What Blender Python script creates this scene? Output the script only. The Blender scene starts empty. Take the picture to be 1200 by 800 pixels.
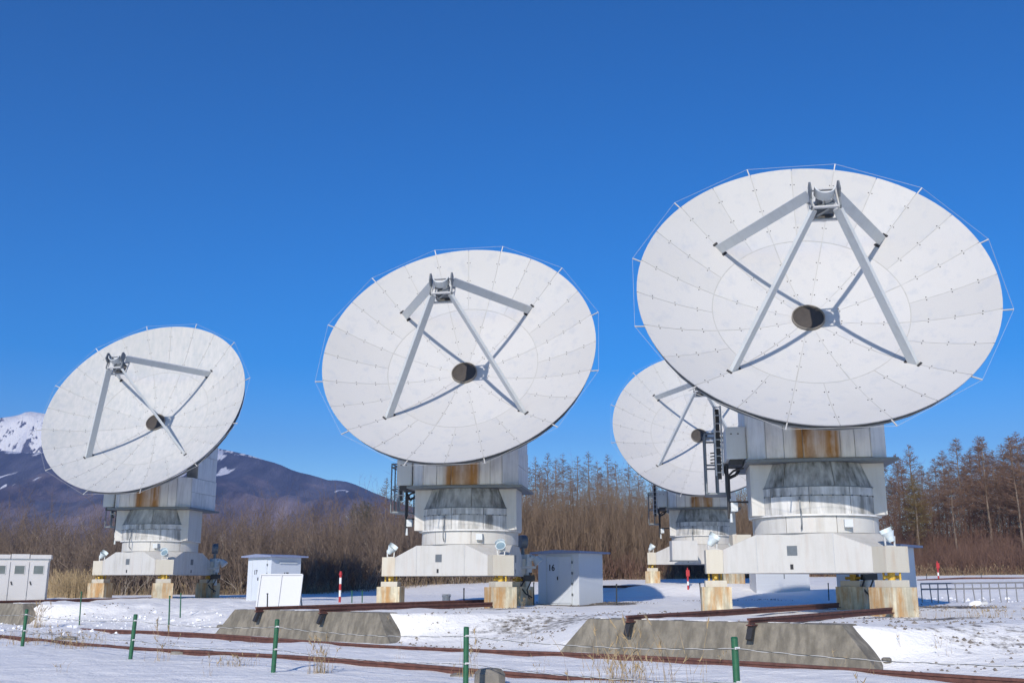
import bpy, math, random
import numpy as np
from mathutils import Vector, Matrix, noise

random.seed(11)
rng = np.random.default_rng(11)
R = math.radians
scene = bpy.context.scene
col = scene.collection

# ------------------------------------------------------------------ camera (eye level is z = 0)
FOCAL, PITCH = 1200.34, R(13.2835)            # focal length in pixels of a 1200 px wide picture
cd = bpy.data.cameras.new('camera')
cd.sensor_width = 36.0
cd.lens = FOCAL / 1200 * 36.0
cd.clip_start, cd.clip_end = 0.1, 20000
cam = bpy.data.objects.new('camera', cd)
col.objects.link(cam)
cam.rotation_euler = (math.pi / 2 + PITCH, 0, 0)
scene.camera = cam

# ------------------------------------------------------------------ sky, sun, exposure
SUN = Vector((-0.229, -0.859, 0.459)).normalized()
SUN_EL = math.asin(SUN.z)
SUN_ROT = math.atan2(SUN.x, SUN.y)
world = bpy.data.worlds.new('World')
scene.world = world
world.use_nodes = True
wn, wl = world.node_tree.nodes, world.node_tree.links
bg = wn['Background']
sky = wn.new('ShaderNodeTexSky')
sky.sky_type = 'NISHITA'
sky.sun_disc = False
sky.sun_elevation = SUN_EL
sky.sun_rotation = SUN_ROT
sky.altitude = 1400
sky.air_density = 1.0
sky.dust_density = 0.3
sky.ozone_density = 1.5
hsv = wn.new('ShaderNodeHueSaturation')          # the clear winter air of the photograph is a deeper blue
hsv.inputs['Saturation'].default_value = 1.50
hsv.inputs['Hue'].default_value = .507
gam = wn.new('ShaderNodeGamma')
gam.inputs['Gamma'].default_value = 1.22
wl.new(sky.outputs[0], gam.inputs['Color'])
wl.new(gam.outputs[0], hsv.inputs['Color'])
wl.new(hsv.outputs[0], bg.inputs[0])
bg.inputs[1].default_value = 0.106
sl = bpy.data.lights.new('sun', 'SUN')
sl.energy = 4.4
sl.angle = R(0.5)
sl.color = (1.0, 0.92, 0.81)
sun = bpy.data.objects.new('sun', sl)
col.objects.link(sun)
sun.rotation_euler = (-SUN).to_track_quat('-Z', 'Y').to_euler()
scene.view_settings.view_transform = 'Standard'
scene.view_settings.look = 'None'
scene.view_settings.gamma = 1
scene.view_settings.exposure = 0.0
scene.cycles.volume_bounces = 0
scene.cycles.max_bounces = 6
scene.cycles.use_denoising = True

# ------------------------------------------------------------------ helpers
def ray(px, py):
    """direction from the eye through a point of the 1200 x 800 photograph"""
    a, v = (px - 600) / FOCAL, (400 - py) / FOCAL
    c, s = math.cos(PITCH), math.sin(PITCH)
    return Vector((a, c - v * s, s + v * c))

def at(px, py, Y):
    d = ray(px, py)
    return d * (Y / d.y)

def tag(o, label=None, cat=None, group=None, kind=None):
    if label: o['label'] = label
    if cat: o['category'] = cat
    if group: o['group'] = group
    if kind: o['kind'] = kind
    return o

def empty(name, loc=(0, 0, 0), rz=0):
    o = bpy.data.objects.new(name, None)
    o.empty_display_size = 0.3
    col.objects.link(o)
    o.location = loc
    o.rotation_euler = (0, 0, rz)
    return o

class MB:
    """collects shapes, then links them as one mesh object"""
    def __init__(s): s.v, s.f = [], []
    def add(s, vs, fs, M=None):
        b = len(s.v)
        s.v += [tuple(M @ Vector(v)) if M else tuple(v) for v in vs]
        s.f += [tuple(i + b for i in f) for f in fs]
        return s
    def box(s, lo, hi, M=None):
        (a, b, c), (d, e, f) = lo, hi
        return s.add([(a,b,c),(d,b,c),(d,e,c),(a,e,c),(a,b,f),(d,b,f),(d,e,f),(a,e,f)],
                     [(3,2,1,0),(4,5,6,7),(0,1,5,4),(1,2,6,5),(2,3,7,6),(3,0,4,7)], M)
    def beam(s, p, q, w, h, up=(0, 0, 1)):
        p, q, up = Vector(p), Vector(q), Vector(up)
        d = (q - p).normalized()
        x = d.cross(up)
        if x.length < 1e-4: x = d.cross(Vector((1, 0, 0)))
        x.normalize(); y = x.cross(d)
        vs = [c + x * (i * w / 2) + y * (j * h / 2) for c in (p, q) for i, j in ((-1,-1),(1,-1),(1,1),(-1,1))]
        return s.add(vs, [(0,1,2,3),(7,6,5,4),(0,4,5,1),(1,5,6,2),(2,6,7,3),(3,7,4,0)])
    def tube(s, p, q, r0, r1=None, n=8, caps=True):
        r1 = r0 if r1 is None else r1
        p, q = Vector(p), Vector(q)
        d = (q - p).normalized()
        x = d.orthogonal().normalized(); y = d.cross(x)
        vs = []
        for c, r in ((p, r0), (q, r1)):
            for k in range(n):
                a = 2 * math.pi * k / n
                vs.append(c + x * (r * math.cos(a)) + y * (r * math.sin(a)))
        fs = [(k, (k + 1) % n, n + (k + 1) % n, n + k) for k in range(n)]
        if caps: fs += [tuple(range(n - 1, -1, -1)), tuple(range(n, 2 * n))]
        return s.add(vs, fs)
    def path(s, pts, r, n=6):
        for a, b in zip(pts[:-1], pts[1:]): s.tube(a, b, r, r, n)
        return s
    def lathe(s, prof, n=32, M=None, a0=0.0, a1=2 * math.pi):
        """profile of (radius, z) turned about z"""
        full = abs(a1 - a0 - 2 * math.pi) < 1e-6
        m = n if full else n + 1
        vs = [(r * math.cos(a0 + (a1 - a0) * k / n), r * math.sin(a0 + (a1 - a0) * k / n), z) for r, z in prof for k in range(m)]
        fs = []
        for i in range(len(prof) - 1):
            for k in range(n):
                k2 = (k + 1) % m
                fs.append((i * m + k, i * m + k2, (i + 1) * m + k2, (i + 1) * m + k))
        return s.add(vs, fs, M)
    def prism(s, poly, z0, z1, M=None):
        n = len(poly)
        vs = [(x, y, z0) for x, y in poly] + [(x, y, z1) for x, y in poly]
        return s.add(vs, [tuple(range(n - 1, -1, -1)), tuple(range(n, 2 * n))] + [(k, (k + 1) % n, n + (k + 1) % n, n + k) for k in range(n)], M)
    def mesh(s, name, mat, smooth=False):
        me = bpy.data.meshes.new(name)
        me.from_pydata(s.v, [], s.f)
        me.materials.append(mat)
        if smooth:
            me.polygons.foreach_set('use_smooth', [True] * len(me.polygons))
            me.set_sharp_from_angle(angle=R(35))
        me.update()
        return me
    def build(s, name, mat, parent=None, smooth=False, M=None):
        return link(name, s.mesh(name, mat, smooth), parent, M)

def link(name, me, parent=None, M=None):
    o = bpy.data.objects.new(name, me)
    col.objects.link(o)
    if parent: o.parent = parent
    if M is not None: o.matrix_local = M
    return o

def tri_mesh(name, V, T, mat):
    """large triangle soup straight from numpy arrays"""
    me = bpy.data.meshes.new(name)
    me.vertices.add(len(V)); me.vertices.foreach_set('co', np.asarray(V, np.float32).ravel())
    me.loops.add(len(T) * 3); me.loops.foreach_set('vertex_index', np.asarray(T, np.int32).ravel())
    me.polygons.add(len(T))
    me.polygons.foreach_set('loop_start', np.arange(0, len(T) * 3, 3, dtype=np.int32))
    me.update(calc_edges=True)
    me.materials.append(mat)
    return me

def twigs(P, Q, r):
    """thin three-sided spikes from the points P to the points Q"""
    P, Q = np.asarray(P, float), np.asarray(Q, float)
    n = len(P)
    r = np.broadcast_to(np.asarray(r, float), (n,))[:, None]
    d = Q - P; d /= np.linalg.norm(d, axis=1)[:, None] + 1e-9
    h = np.where(np.abs(d[:, 2:3]) > .8, np.array([[1., 0, 0]]), np.array([[0, 0, 1.]]))
    x = np.cross(d, h); x /= np.linalg.norm(x, axis=1)[:, None]
    y = np.cross(d, x)
    V = np.empty((n, 4, 3))
    for k in range(3):
        a = 2 * math.pi * k / 3
        V[:, k] = P + r * (math.cos(a) * x + math.sin(a) * y)
    V[:, 3] = Q
    i = (np.arange(n) * 4)[:, None]
    T = np.concatenate([i + np.array([[0, 1, 3]]), i + np.array([[1, 2, 3]]), i + np.array([[2, 0, 3]])])
    return V.reshape(-1, 3), T

def join(parts):
    Vs, Ts, b = [], [], 0
    for V, T in parts:
        Vs.append(V); Ts.append(T + b); b += len(V)
    return np.concatenate(Vs), np.concatenate(Ts)

# ------------------------------------------------------------------ materials
def new_mat(name):
    m = bpy.data.materials.new(name)
    m.use_nodes = True
    return m, m.node_tree.nodes, m.node_tree.links, m.node_tree.nodes['Principled BSDF']

class NT:
    def __init__(s, name, rough=.6, jitter=False):
        s.jitter = jitter
        s.m, s.n, s.l, s.b = new_mat(name)
        s.b.inputs['Roughness'].default_value = rough
        s.co = s.n.new('ShaderNodeTexCoord')
    def mapping(s, scale, src='Object'):
        mp = s.n.new('ShaderNodeMapping'); mp.inputs['Scale'].default_value = scale
        if s.jitter:                                          # every piece weathers in its own way
            vm = s.n.new('ShaderNodeVectorMath'); vm.operation = 'ADD'
            s.l.new(s.co.outputs[src], vm.inputs[0]); s.l.new(s.math('MULTIPLY', s.rnd(), 43.0), vm.inputs[1])
            s.l.new(vm.outputs[0], mp.inputs[0])
        else: s.l.new(s.co.outputs[src], mp.inputs[0])
        return mp.outputs[0]
    def noise(s, vec, scale, detail=4, rough=.55):
        t = s.n.new('ShaderNodeTexNoise'); t.inputs['Scale'].default_value = scale
        t.inputs['Detail'].default_value = detail; t.inputs['Roughness'].default_value = rough
        s.l.new(vec, t.inputs['Vector']); return t.outputs[0]
    def ramp(s, fac, a, b, lo=(0, 0, 0), hi=(1, 1, 1)):
        r = s.n.new('ShaderNodeValToRGB'); e = r.color_ramp.elements
        e[0].position, e[1].position = a, b
        e[0].color, e[1].color = (*lo, 1), (*hi, 1)
        s.l.new(fac, r.inputs[0]); return r.outputs[0]
    def mix(s, fac, a, b, mode='MIX'):
        x = s.n.new('ShaderNodeMix'); x.data_type = 'RGBA'; x.blend_type = mode
        for sock, val in ((x.inputs[0], fac), (x.inputs[6], a), (x.inputs[7], b)):
            if isinstance(val, bpy.types.NodeSocket): s.l.new(val, sock)
            elif isinstance(val, (int, float)): sock.default_value = val
            else: sock.default_value = (*val, 1)
        return x.outputs[2]
    def math(s, op, a, b=0.0):
        x = s.n.new('ShaderNodeMath'); x.operation = op
        for sock, val in ((x.inputs[0], a), (x.inputs[1], b)):
            if isinstance(val, bpy.types.NodeSocket): s.l.new(val, sock)
            else: sock.default_value = val
        return x.outputs[0]
    def rnd(s):
        return s.n.new('ShaderNodeObjectInfo').outputs['Random']
    def attr(s, name):
        a = s.n.new('ShaderNodeAttribute'); a.attribute_name = name; return a.outputs['Fac']
    def sep(s, src='Object'):
        x = s.n.new('ShaderNodeSeparateXYZ'); s.l.new(s.co.outputs[src], x.inputs[0]); return x.outputs
    def bump(s, h, strength=.3, dist=.05):
        b = s.n.new('ShaderNodeBump'); b.inputs['Strength'].default_value = strength; b.inputs['Distance'].default_value = dist
        s.l.new(h, b.inputs['Height']); s.l.new(b.outputs[0], s.b.inputs['Normal'])
    def out(s, c):
        if isinstance(c, bpy.types.NodeSocket): s.l.new(c, s.b.inputs['Base Color'])
        else: s.b.inputs['Base Color'].default_value = (*c, 1)
        return s.m

def paint(name, base, grime=.3, rust=0.0, dark=(.10, .10, .09), rough=.55, lo=.48, hi=.72):
    """weathered paint: vertical run-off streaks, blotches, a little rust"""
    t = NT(name, rough, True)
    st = t.noise(t.mapping((3.2, 3.2, .35)), 1.6, 5, .6)
    bl = t.noise(t.mapping((1, 1, 1)), 1.3, 6, .6)
    fine = t.noise(t.mapping((1, 1, 1)), 14, 4, .6)
    c = t.mix(t.math('MULTIPLY', t.ramp(fine, .35, .8), .10), base, tuple(x * .75 for x in base))
    g = t.math('MULTIPLY', t.ramp(t.math('ADD', t.math('MULTIPLY', st, .6), t.math('MULTIPLY', bl, .4)), lo, hi), t.math('MULTIPLY', t.math('ADD', t.math('MULTIPLY', t.rnd(), .4), .8), grime))
    c = t.mix(g, c, dark)
    if rust:
        rs = t.noise(t.mapping((4, 4, .5)), 1.1, 6, .65)
        c = t.mix(t.math('MULTIPLY', t.ramp(rs, .52, .70), rust), c, (.36, .15, .035))
    t.bump(fine, .08, .01)
    return t.out(c)

def flat(name, c, rough=.6, metal=0.0, var=.12, scale=8):
    t = NT(name, rough)
    n = t.noise(t.mapping((1, 1, 1)), scale, 5, .6)
    t.b.inputs['Metallic'].default_value = metal
    return t.out(t.mix(t.ramp(n, .3, .75), tuple(x * (1 - var) for x in c), tuple(min(1, x * (1 + var)) for x in c)))

def dish_paint(name, streak):
    t = NT(name, .8, True)
    v = t.mapping((1, 1, 1))
    big = t.noise(v, .9, 5, .6)
    mot = t.noise(v, 2.6, 6, .62)
    c = t.mix(t.rnd(), (.465, .465, .468), (.505, .505, .508))
    c = t.mix(t.math('MULTIPLY', t.ramp(mot, .53, .68), .40), c, (.36, .39, .45))
    c = t.mix(t.math('MULTIPLY', t.ramp(big, .55, .75), .16), c, (.40, .40, .385))
    if streak:
        # weathering runs outward from the middle of the dish: noise over angle, stretched along the radius
        s = t.noise(t.mapping((2.6, 1.1, .9)), 2.2, 6, .65)
        c = t.mix(t.math('MULTIPLY', t.ramp(s, .38, .68), .48), c, (.33, .37, .39))
    return t.out(c)

def rust_panel_mat():
    """pale yoke paint with two broad bands of rust run-off beside the middle"""
    t = NT('rust_stained_panel', .7, True)
    st = t.noise(t.mapping((5, 5, .45)), 1.2, 6, .6)
    bl = t.noise(t.mapping((1, 1, .6)), 2.2, 6, .6)
    x = t.math('ADD', t.sep()[0], .26)                    # the front face of the yoke, turned with the mount
    d = t.math('ABSOLUTE', x)
    rp = t.n.new('ShaderNodeValToRGB'); e = rp.color_ramp.elements
    e[0].position, e[0].color = 0, (.62, .62, .62, 1)
    e[1].position, e[1].color = .72, (0, 0, 0, 1)
    for p_, c_ in ((.22, .78), (.36, 1.0), (.54, .9), (.62, .28)):
        k = e.new(p_); k.color = (c_, c_, c_, 1)
    t.l.new(d, rp.inputs[0])
    m = t.math('MULTIPLY', rp.outputs[0], t.ramp(t.math('ADD', t.math('MULTIPLY', st, .6), t.math('MULTIPLY', bl, .4)), .20, .50))
    base = t.mix(t.math('MULTIPLY', t.ramp(st, .48, .7), .4), (.74, .73, .70), (.20, .19, .18))
    c = t.mix(m, base, (.38, .175, .030))
    c = t.mix(t.math('MULTIPLY', m, t.ramp(bl, .5, .7)), c, (.20, .085, .02))
    return t.out(c)

M = {}
M['dish'] = dish_paint('dish_paint', False)
M['dish_worn'] = dish_paint('dish_paint_worn', True)
M['seam'] = flat('seam_sealant', (.40, .40, .39), .8)
M['white'] = paint('white_paint_weathered', (.545, .54, .525), .42, .12, (.30, .28, .24))
M['cream'] = paint('cream_paint', (.53, .50, .43), .3, .22, (.42, .38, .28))
M['grimy'] = paint('grimy_white_paint', (.66, .66, .65), .78, .08, (.10, .10, .09), .6, .40, .62)
M['mossy'] = paint('dark_stained_paint', (.55, .55, .53), .88, .06, (.075, .075, .065), .7, .34, .62)
M['yoke'] = paint('yoke_paint', (.76, .765, .77), .45, .10, (.15, .15, .15), .55, .45, .70)
M['rusty_panel'] = rust_panel_mat()
M['box_grey'] = paint('pale_grey_box_paint', (.56, .60, .63), .2, .03, (.25, .25, .25))
M['strut'] = paint('strut_paint', (.52, .55, .57), .25, 0, (.22, .23, .24))
M['steel'] = flat('grey_steel', (.16, .18, .20), .5, .3)
M['dark'] = flat('dark_steel', (.035, .035, .038), .55, .2)
M['galv'] = flat('galvanised_steel', (.50, .51, .52), .5, .2)
M['mirror'] = flat('subreflector_metal', (.20, .20, .20), .35, .6)
M['membrane'] = flat('dark_membrane', (.050, .042, .036), .7, 0, .25, 5)
M['hub_ring'] = flat('brown_hub_ring', (.21, .19, .165), .7)
M['black'] = flat('black_rubber', (.015, .015, .015), .7)
M['railing'] = flat('grey_pipe_paint', (.20, .20, .21), .5, .1)
M['yellow'] = flat('yellow_jack', (.62, .40, .05), .5, 0, .3, 20)
M['wire'] = flat('pale_wire', (.46, .46, .46), .5)
M['green'] = flat('green_post_paint', (.018, .105, .048), .45, 0, .2, 12)
M['blackpost'] = flat('dark_stake', (.03, .035, .035), .6)
M['shed'] = paint('pale_blue_shed_paint', (.56, .61, .69), .12, 0, (.30, .32, .36), .5)
M['shed_roof'] = flat('blue_grey_roof', (.24, .28, .42), .5, .1)
M['cabinet'] = paint('white_cabinet_paint', (.52, .51, .51), .12, .05, (.4, .4, .4), .45)
M['panel'] = paint('white_panel_paint', (.47, .49, .53), .10, 0, (.45, .48, .5), .45)
M['number'] = flat('black_lettering', (.02, .022, .03), .6)
M['red'] = flat('red_marker', (.42, .025, .03), .5)
M['markwhite'] = flat('white_marker', (.75, .75, .75), .5)
M['lens'] = flat('lamp_glass', (.18, .26, .32), .08)
M['lamp'] = flat('pale_lamp_housing', (.60, .68, .72), .4)

def glass_mat():
    t = NT('window_glass', .06)
    n = t.noise(t.mapping((1, 1, 1)), 3, 3)
    return t.out(t.mix(n, (.05, .07, .09), (.14, .18, .22)))
M['glass'] = glass_mat()

def concrete_mat(name, base, rust):
    t = NT(name, .9, True)
    a = t.noise(t.mapping((1, 1, 1)), 2.2, 7, .65)
    s = t.noise(t.mapping((5, 5, .4)), 1.1, 5, .6)
    f = t.noise(t.mapping((1, 1, 1)), 40, 3, .6)
    c = t.mix(t.ramp(a, .3, .72), tuple(x * .58 for x in base), tuple(min(1, x * 1.2) for x in base))
    c = t.mix(t.math('MULTIPLY', t.ramp(s, .44, .62), .65), c, tuple(x * .42 for x in base))
    c = t.mix(t.math('MULTIPLY', t.ramp(f, .5, .8), .25), c, tuple(x * .6 for x in base))
    if rust:
        r = t.noise(t.mapping((2.6, 2.6, .45)), 1.0, 7, .68)
        z = t.sep()[2]
        c = t.mix(t.math('MULTIPLY', t.ramp(r, .43, .58), rust), c, (.42, .21, .055))
    t.bump(t.math('ADD', a, t.math('MULTIPLY', f, .4)), .35, .03)
    return t.out(c)
M['concrete'] = concrete_mat('old_concrete', (.25, .225, .18), 0)
M['pad'] = concrete_mat('rust_run_concrete', (.66, .61, .46), .8)
M['stone'] = concrete_mat('rough_stone', (.24, .22, .19), 0)

def rail_mat():
    t = NT('rusty_rail', .75)
    a = t.noise(t.mapping((1, 1, 1)), 6, 6, .65)
    c = t.mix(t.ramp(a, .3, .7), (.065, .026, .022), (.15, .062, .046))
    t.bump(a, .3, .01)
    return t.out(c)
M['rail'] = rail_mat()

def snow_mat():
    t = NT('snow', .62)
    v = t.mapping((1, 1, 1))
    big = t.noise(v, .35, 5, .6)
    rip = t.noise(t.mapping((1.0, 1.3, 1)), 1.7, 7, .62)
    fine = t.noise(v, 18, 3, .6)
    bare = t.attr('bare')
    c = t.mix(t.ramp(big, .35, .7), (.85, .84, .82), (.88, .87, .85))
    soil = t.mix(t.ramp(t.noise(v, 9, 6, .7), .35, .65), (.055, .045, .035), (.20, .165, .12))
    spot = t.noise(v, 3.4, 7, .72)
    m = t.ramp(t.math('ADD', t.math('MULTIPLY', bare, .62), t.math('MULTIPLY', spot, .6)), .60, .70)
    c = t.mix(m, c, soil)
    t.bump(t.math('ADD', rip, t.math('MULTIPLY', fine, .16)), .75, .13)
    t.b.inputs['Specular IOR Level'].default_value = .25
    return t.out(c)
M['snow'] = snow_mat()

def wood_mat(name, a, b, scale=3):
    t = NT(name, .9)
    n = t.noise(t.mapping((1, 1, .25)), scale, 5, .65)
    return t.out(t.mix(t.ramp(n, .3, .7), a, b))
M['twig_dark'] = wood_mat('dark_brush_twigs', (.085, .062, .049), (.225, .168, .128), .8)
M['twig_pale'] = wood_mat('pale_grey_twigs', (.28, .24, .20), (.46, .41, .35), 2)
M['twig_tan'] = wood_mat('tan_sapling_stems', (.105, .072, .048), (.285, .205, .138), .9)
M['twig_red'] = wood_mat('reddish_brush_twigs', (.095, .052, .038), (.205, .120, .085), .8)
M['bark'] = wood_mat('larch_bark', (.10, .075, .06), (.30, .24, .19), 4)
M['larch_twig'] = wood_mat('larch_twigs', (.125, .072, .050), (.25, .160, .112), 2)
M['larch_far'] = wood_mat('mauve_larch_twigs', (.12, .075, .062), (.23, .155, .125), 2)
M['needle'] = wood_mat('yellowing_needles', (.12, .085, .03), (.24, .17, .06), 2)
M['conifer'] = wood_mat('dark_evergreen', (.022, .035, .016), (.07, .085, .04), 2)
M['straw'] = wood_mat('dry_straw', (.27, .19, .10), (.48, .37, .22), 5)
M['litter'] = flat('gravel_stones', (.20, .175, .15), .9, 0, .5, 3)
M['snowclod'] = flat('snow_lump', (.86, .87, .90), .7, 0, .02)

def mountain_mat(name, snow_at, k, rock):
    """bare winter woods below, snow with dark rock ribs above the height snow_at"""
    t = NT(name, .95)
    v = t.mapping((1, 1, 1))
    a = t.noise(v, .006, 7, .62)
    b = t.noise(t.mapping((1, .10, .35)), .022, 8, .70)
    g = t.noise(t.mapping((1, .05, .2)), .010, 5, .6)
    z = t.sep()[2]
    b = t.math('ADD', t.math('MULTIPLY', b, .6), t.math('MULTIPLY', g, .4))
    conifer = t.mix(t.ramp(b, .40, .60), (.012, .018, .032), (.120, .118, .150))
    larch = t.mix(t.ramp(b, .40, .60), (.060, .045, .055), (.330, .250, .235))
    zone = t.math('ADD', t.math('MULTIPLY', z, .0055), t.math('MULTIPLY', t.math('SUBTRACT', a, .5), 2.6))
    c = t.mix(t.ramp(zone, .50, .85), larch, conifer)
    rid = t.noise(t.mapping((1, .35, .55)), .040, 9, .74)
    m = t.math('ADD', t.math('MULTIPLY', t.math('SUBTRACT', z, snow_at), k), t.math('MULTIPLY', t.math('SUBTRACT', rid, .5), rock))
    c = t.mix(t.ramp(m, .0, .05), c, (.93, .93, .93))
    s = t.noise(t.mapping((1, .12, .30)), .022, 4, .5)
    c = t.mix(t.ramp(t.math('ADD', s, t.math('MULTIPLY', t.math('SUBTRACT', z, snow_at),   .00045)), .612, .63), c, (.82, .83, .87))
    t.bump(rid, .8, 12.0)
    return t.out(c)

# ------------------------------------------------------------------ terrain
TQ, TS = Vector((.64, .77)), Vector((.77, -.64))
def sq(x, y):
    return .77 * x - .64 * (y - 23.7), .64 * x + .77 * (y - 23.7)
def xy(s, q):
    return .77 * s + .64 * q, 23.7 - .64 * s + .77 * q
def sstep(a, b, x):
    t = min(1, max(0, (x - a) / (b - a))); return t * t * (3 - 2 * t)
BLOCKS = [(3.93, 3.95), (-9.3, 4.2), (-29.7, 4.1)]          # middle and half length along the track
A_POS = [(-17.457, 51.857, -.69), (-1.561, 38.939, -.83), (8.998, 30.884, -.81), (11.231, 61.446, -.01)]
def ground(x, y):
    s, q = sq(x, y)
    low = -1.55
    far = .6 * x + .8 * y - 32
    high = float(np.interp(far, (0, 17, 24, 36, 57, 90, 400, 3000), (-.80, -.70, -.08, .28, .72, 1.1, 1.6, 1.6)))
    k = 0
    for c, h in BLOCKS:                                      # level filling behind each retaining block
        k = max(k, 1 - sstep(h - 1.0, h + 3.6, abs(s - c)))
    up = sstep(1.62 - .4 * (1 - k), 1.95 + 5.6 * (1 - k) ** .6, q)
    z = low + (high - low) * up
    for ax, ay, az in A_POS:
        d = math.hypot(x - ax, y - ay)
        if d < 7: z += (az - z) * (1 - sstep(3.9, 7, d))
    return z
def rough_ground(x, y):
    z = ground(x, y)
    d = math.hypot(x, y)
    if d < 160:
        a = min(1, 40 / max(d, 1))
        z += .07 * a * noise.noise((x * .45, y * .45, 0)) + .05 * noise.noise((x * .16, y * .16, 5)) + .03 * a * noise.noise((x * 1.5, y * 1.5, 2))
        s, q = sq(x, y)
        if -8 < q < 1:
            wv = .25 * math.sin(s * .3) + .12 * math.sin(s * 1.1)
            for q0 in (-1.35, -2.75):
                z -= .05 * math.exp(-((q - q0 - wv) / .16) ** 2) * (.6 + .4 * noise.noise((s * .6, q0, 0)))
        if s < -14 and -2 < q < 8:                             # trodden, lumpy snow on the left
            k = sstep(-14, -18, s) if False else min(1, (-14 - s) / 4)
            z += k * (.10 * noise.noise((x * 1.1, y * 1.1, 8)) + .07 * abs(noise.noise((x * 2.6, y * 2.6, 3))))
    return z
def on_ground(px, py):
    d = ray(px, py); t = 6.0
    while t < 400:
        p = d * t
        if p.z <= ground(p.x, p.y): return p
        t += .05 if t < 60 else .3
    return d * 100
def gz(p): return Vector((p[0], p[1], ground(p[0], p[1])))

def bush_front(a):
    """distance of the front of the brush at the bearing a = x / y"""
    xs = [-1.5, -.58, -.42, -.25, -.125, .017, .167, .333, .5, 1.5]
    ys = [62, 68, 70, 71, 72, 78, 80, 79, 77, 60]
    return float(np.interp(a, xs, ys))

PATCHES = [(on_ground(px, py), rx, ry, k) for px, py, rx, ry, k in (
    (262, 700, 3.4, 1.6, .9), (683, 707, 2.6, 2.4, .95), (590, 714, 1.6, 1.0, .6), (640, 733, 3.4, 2.0, .55), (600, 745, 2.2, 1.5, .42),
    (1120, 712, 2.6, 2.4, .70), (1090, 724, 2.0, 1.2, .62), (1150, 735, 2.6, 2.0, .50), (1195, 748, 2.0, 1.6, .42), (925, 713, 2.6, .8, .75),
    (70, 742, 2.0, 1.0, .55), (205, 752, 1.2, .6, .5), (870, 703, 2.6, 1.2, .5), (110, 722, 2.5, 1.2, .35), (430, 712, 1.5, .6, .4))]
def bare_at(x, y):
    b = 0
    for p, rx, ry, k in PATCHES:
        d = math.hypot((x - p.x) / rx, (y - p.y) / ry)
        if d < 1.5: b = max(b, k * (1 - sstep(.3, 1.5, d)))
    if y > 30:
        f = bush_front(x / y)
        b = max(b, .85 * sstep(f - 1.0, f + 2.5, y))
    return b

def build_ground():
    def axis(parts):
        out = []
        for a, b, st in parts: out += list(np.arange(a, b, st))
        return out
    ys = axis([(-60, 8, 4), (8, 14, .5), (14, 34, .14), (34, 50, .28), (50, 90, .7), (90, 180, 4), (180, 600, 30), (600, 9001, 400)])
    xs = axis([(-9000, -600, 600), (-600, -120, 40), (-120, -50, 5), (-50, -26, .8), (-26, -16, .28), (-16, 14, .14), (14, 26, .28), (26, 60, .9), (60, 130, 5), (130, 600, 40), (600, 9001, 600)])
    nx, ny = len(xs), len(ys)
    V = np.empty((ny, nx, 3)); B = np.zeros((ny, nx))
    for j, y in enumerate(ys):
        for i, x in enumerate(xs):
            V[j, i] = (x, y, rough_ground(x, y))
            if 12 < y < 200 and abs(x) < 130: B[j, i] = bare_at(x, y)
            elif y >= 200 or abs(x) >= 130: B[j, i] = .85
    idx = np.arange(nx * ny).reshape(ny, nx)
    a, b, c, d = idx[:-1, :-1].ravel(), idx[:-1, 1:].ravel(), idx[1:, 1:].ravel(), idx[1:, :-1].ravel()
    T = np.concatenate([np.stack([a, b, c], 1), np.stack([a, c, d], 1)])
    me = tri_mesh('snowy_ground', V.reshape(-1, 3), T, M['snow'])
    me.polygons.foreach_set('use_smooth', np.ones(len(T), bool))
    at_ = me.attributes.new('bare', 'FLOAT', 'POINT')
    at_.data.foreach_set('value', B.ravel().astype(np.float32))
    o = link('snowy_ground', me)
    tag(o, 'snow covered ground rising from the tracks to the antenna platforms', kind='structure')
build_ground()

# ------------------------------------------------------------------ mountains
def ridge(name, label, pts, Y0, Y1, Yr, mat, seed, rugged):
    """hill whose crest, at distance Yr, follows the given bearings and heights"""
    bx = [(p[0] - 600) / FOCAL for p in pts]
    hz = []
    for p in pts:
        d = ray(p[0], p[1]); hz.append(d.z / d.y * Yr)
        bx[len(hz) - 1] = d.x / d.y
    na, nd = 260, 46
    A = np.linspace(min(bx), max(bx), na)
    D = np.linspace(Y0, Y1, nd)
    V = np.empty((nd, na, 3))
    for j, y in enumerate(D):
        t = (y - Y0) / (Yr - Y0) if y < Yr else 1 - (y - Yr) / (Y1 - Yr) * .8
        t = max(0, min(1, t))
        for i, a in enumerate(A):
            h = float(np.interp(a, bx, hz))
            x = a * Yr * (.55 + .45 * y / Yr)
            n = noise.fractal((x * .004 + seed, y * .004, seed), 1.0, 2.1, 6) * rugged
            r = abs(noise.noise((x * .0075 + seed, y * .0028, 3.1))) * rugged * 1.2
            env = math.sin(math.pi * min(1, t) * .5)
            k = 4 * t * (1 - t) * 1.0 + .12
            V[j, i] = (x, y, -1.6 + (h + 1.6) * (t ** 1.25) + (n - r) * k * env)
    idx = np.arange(na * nd).reshape(nd, na)
    a, b, c, d = idx[:-1, :-1].ravel(), idx[:-1, 1:].ravel(), idx[1:, 1:].ravel(), idx[1:, :-1].ravel()
    T = np.concatenate([np.stack([a, b, c], 1), np.stack([a, c, d], 1)])
    me = tri_mesh(name, V.reshape(-1, 3), T, mat)
    me.polygons.foreach_set('use_smooth', np.ones(len(T), bool))
    return tag(link(name, me), label, kind='structure')
M['mtn_dark'] = mountain_mat('forested_mountain', 246, .014, 1.0)
M['mtn_snow'] = mountain_mat('snowy_mountain', 300, .0080, 11.0)
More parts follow.
